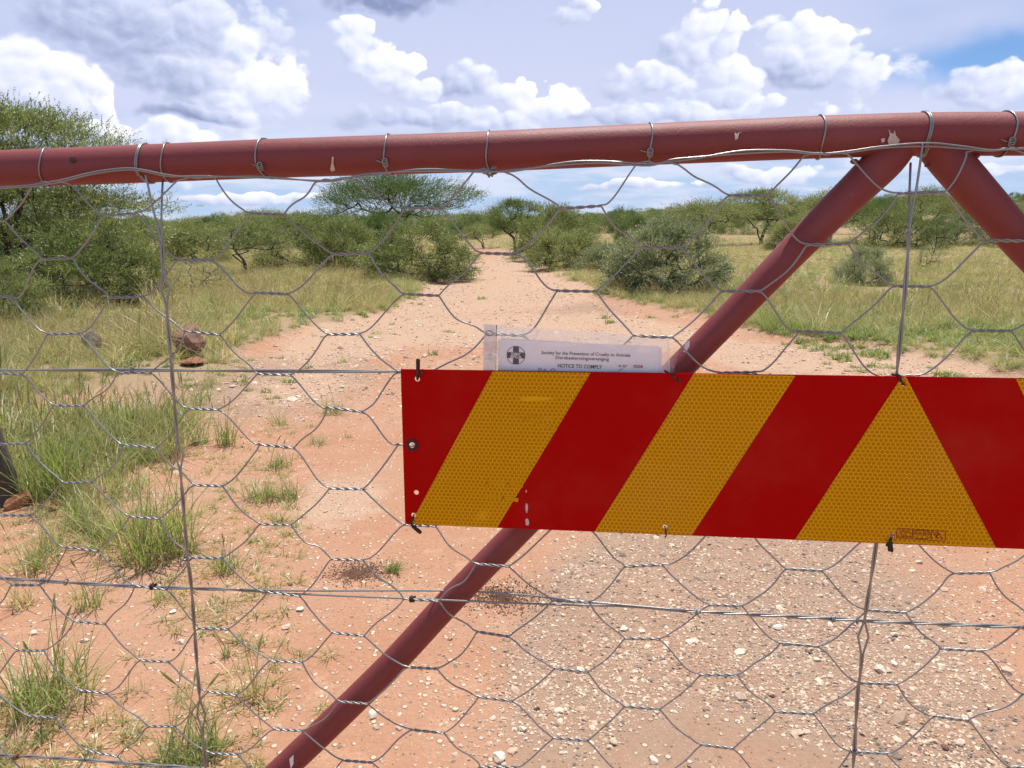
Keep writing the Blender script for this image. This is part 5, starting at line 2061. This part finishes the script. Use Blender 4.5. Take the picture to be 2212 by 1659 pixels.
def sign_text(s, x, y, wpx, hpx, bold):
    me = textmesh('lettering', s, pxr(wpx, gp(x, y, SO)) * 2, pxr(hpx, gp(x, y, SO)) * 2, bold)
    o = link('lettering', me, M_mark, mk)
    a = sl(x, y)
    o.location = (a[0], py1 - 0.0002, a[1])
    o.rotation_euler = (rad(90), rad(3.0), 0)


sign_text('SANS', 1953, 1146, 22, 7.5, 0.0)
sign_text('1328-4', 1952, 1156, 27, 7.5, 0.0)
sign_text('SABS', 1990, 1149.5, 29, 7, 0.0)
cc = sl(1990, 1153)
oval = [(cc[0] + 0.0099 * math.copysign(abs(math.cos(q)) ** .6, math.cos(q)) , cc[1] + 0.0052 * math.copysign(abs(math.sin(q)) ** .8, math.sin(q)) - 0.035 * 0.0099 * math.cos(q)) for q in np.linspace(0, 2 * math.pi, 25)]
inv_p = [(x, py1, z) for x, z in oval]
V, fl = tube(inv_p, 0.0003, 4, False)
link('border', npmesh('border', V, fl), M_mark, mk)
bar('border', sl(1976, 1154), sl(2004, 1156), 0.0005, py0, py1, M_mark, mk)
for a_, b_ in (((2013, 1146), (2020, 1158)), ((2020, 1158), (2025, 1149)), ((2018, 1148), (2027, 1149.5)), ((2027, 1149.5), (2020, 1160)), ((2020, 1160), (2030, 1160.5)), ((2027, 1152), (2036, 1164))):
    bar('border', sl(*a_), sl(*b_), 0.0009, py0, py1, M_mark, mk)

# ------------------------------------------------------------------ notice in a plastic sleeve
nA, nB, nC = gp(1045, 700, 0.0325), gp(1465, 755, 0.0310), gp(1045, 1060, 0.0325)
NX = (nB - nA).normalized()
NN = (nB - nA).cross(nC - nA).normalized()
if NN.dot(GN) < 0:
    NN = -NN
NY = NN.cross((gp(1400, 760, 0) - gp(1100, 750, 0)).normalized()).normalized()


def npnt(x, y, o=0.0):
    return on_plane(x, y, nA + NN * o, NN)


txx = (npnt(1360, 768) - npnt(1170, 762)).normalized()
notice = thing('notice_sleeve', tuple(npnt(1045, 1060)), 'printed notice in a clear plastic sleeve tucked behind the top of the chevron board', 'notice')
nmat = Matrix.Translation(notice.location)


def nmesh(name, pts, material, parent, crumple=0.0, milky=None, grid=None):
    inv = nmat.inverted()
    V = np.array([tuple(inv @ p) for p in pts])
    return V


def nsheet(name, quad, o, material, parent, nx=24, ny=16, wave=0.0, milky=0.0, seed=0):
    """sheet between four picture corners TL TR BR BL, gently wavy, with a thickness"""
    inv = nmat.inverted()
    tl, tr_, br_, bl = quad
    V, mk_ = [], []
    for j in range(ny + 1):
        for i in range(nx + 1):
            a, b_ = i / nx, j / ny
            x = (tl[0] * (1 - a) + tr_[0] * a) * (1 - b_) + (bl[0] * (1 - a) + br_[0] * a) * b_
            y = (tl[1] * (1 - a) + tr_[1] * a) * (1 - b_) + (bl[1] * (1 - a) + br_[1] * a) * b_
            w = wave * (float(vnoise(np.array(a * 5.0 + seed), np.array(b_ * 4.0), 7)) - 0.5)
            V.append(tuple(inv @ npnt(x, y, o + w)))
            mk_.append(milky)
    ii = np.array([[j * (nx + 1) + i, j * (nx + 1) + i + 1, (j + 1) * (nx + 1) + i + 1, (j + 1) * (nx + 1) + i] for j in range(ny) for i in range(nx)])
    me = npmesh(name, np.array(V), ii, smooth=True)
    a = me.attributes.new('milky', 'FLOAT', 'POINT')
    a.data.foreach_set('value', np.array(mk_, np.float32))
    ob = link(name, me, material, parent)
    return ob


paper = nsheet('paper', ((1077, 733), (1424, 748), (1420, 1040), (1072, 1030)), -0.0008, M_paper, notice)
nsheet('page_behind', ((1083, 730), (1430, 752), (1426, 1040), (1080, 1030)), -0.0016, M_paper, notice)
nsheet('sleeve_front', ((1045, 700), (1445, 727), (1452, 1050), (1040, 1050)), 0.0022, M_plastic, notice, wave=0.0022)
nsheet('sleeve_back', ((1046, 701), (1446, 729), (1452, 1050), (1041, 1050)), -0.0030, M_plastic, notice, wave=0.0010, seed=5, milky=0.5)
nsheet('sleeve_flap', ((1443, 727), (1467, 756), (1455, 808), (1436, 808)), 0.0020, M_plastic, notice, 8, 8, wave=0.004, seed=9)
nsheet('binding_strip', ((1045, 700), (1072, 702), (1068, 1050), (1040, 1050)), 0.0034, M_plastic, notice, 6, 12, milky=1.0)
# seam stitches beside the binding strip, sleeve edge crease
inv = nmat.inverted()
V, fl = tube([inv @ npnt(1073, 702, .0034), inv @ npnt(1072, 760, .0036), inv @ npnt(1070, 830, .0034)], 0.0005, 5)
link('seam', npmesh('seam', V, fl), M_plastic, notice)
M_hole = simple('hole_shade', (0.30, 0.27, 0.24), 0.8)
for (x, y) in ((1057, 720),):
    V, fl = tube([inv @ (npnt(x, y, .0038) + txx * (0.0044 * math.cos(q)) + NY * (0.0030 * math.sin(q))) for q in np.linspace(0, 6.28, 16)], 0.0006, 5, False)
    link('punch_hole', npmesh('punch_hole', V, fl), M_hole, notice)


def nprint(name, s, x, y, wpx, material, bold=0.015, hpx=None, o=0.0004):
    P0 = npnt(x, y, -0.0008 + o)
    k_ = (P0 - CAMP).dot(FWD) / F
    me = textmesh(name, s, wpx * k_, hpx * k_ if hpx else None, bold)
    ob = link(name, me, material, paper)
    yy = NN.cross(txx).normalized()
    M_ = Matrix((txx, yy, NN)).transposed().to_4x4()
    M_.translation = inv @ P0
    ob.matrix_basis = M_
    return ob


nprint('heading', 'Society for the Prevention of Cruelty to Animals', 1265, 765.5, 191, M_black, 0.008, 9.6)
nprint('heading', 'Dierebeskermingsvereniging', 1257.5, 775.2, 115, M_black, 0.006, 9.4)
nprint('heading', 'NOTICE TO COMPLY', 1252.5, 791.3, 95, M_black, 0.012, 8.2)
nprint('lettering', 'N', 1338.5, 790.5, 4.5, M_black, 0.02, 5.5)
nprint('serial_number', 'Nº', 1350, 791.2, 8, M_redink, 0.02, 6.5)
nprint('serial_number', '0258', 1378.5, 791.5, 20, M_redink, 0.03, 6.5)
nprint('form_line', 'NAME & SURNAME:', 1119, 803, 60, M_black, 0.0, 5.5)
# handwriting along the first line of the form
for path in ([(1163, 806), (1164, 796), (1169, 796), (1169, 800), (1164, 801)], [(1173, 806), (1177, 797), (1181, 806)], [(1191, 807), (1192, 797), (1199, 798), (1197, 802), (1201, 804), (1194, 808)], [(1206, 806), (1212, 803), (1216, 806), (1224, 804), (1232, 806)], [(1346, 797), (1340, 798), (1337, 803), (1338, 809)]):
    V, fl = tube(spline([inv @ npnt(x, y, -0.0005) for x, y in path], 5), 0.00028, 4)
    link('handwriting', npmesh('handwriting', V, fl), M_pen, paper)
# round emblem: ring and bold cross with lettering
lc = (1114.5, 767.5)
Lr = 20.3
k_ = (npnt(*lc) - CAMP).dot(FWD) / F
yy = NN.cross(txx).normalized()
c0 = inv @ npnt(lc[0], lc[1], -0.0004)
V, fl = tube([c0 + (txx * math.cos(q) + yy * math.sin(q)) * (Lr - .6) * k_ for q in np.linspace(0, 2 * math.pi, 49)], 0.55 * k_, 4, False)
link('emblem_ring', npmesh('emblem_ring', V, fl), M_black, paper)


def nflat(name, rects, o, material):
    V, f = [], []
    for (x1, y1, x2, y2) in rects:
        b_ = len(V)
        for (x, y) in ((x1, y1), (x2, y1), (x2, y2), (x1, y2)):
            V.append(tuple(c0 + txx * x * k_ + yy * y * k_ + NN * o))
        f.append((b_, b_ + 1, b_ + 2, b_ + 3))
    return link(name, npmesh(name, np.array(V), np.array(f)), material, paper)


nflat('emblem_cross', [(-6.3, -18.6, 6.3, -6.6), (-18.6, -6.5, 18.6, 6.5), (-6.3, 6.6, 6.3, 18.6)], 0.0, M_black)
nprint('emblem_lettering', 'DBV', lc[0], lc[1] - 2.6, 19, M_paper, 0.02, 5.6, 0.0008)
nprint('emblem_lettering', 'SPCA', lc[0], lc[1] + 3.6, 25, M_paper, 0.02, 5.8, 0.0008)
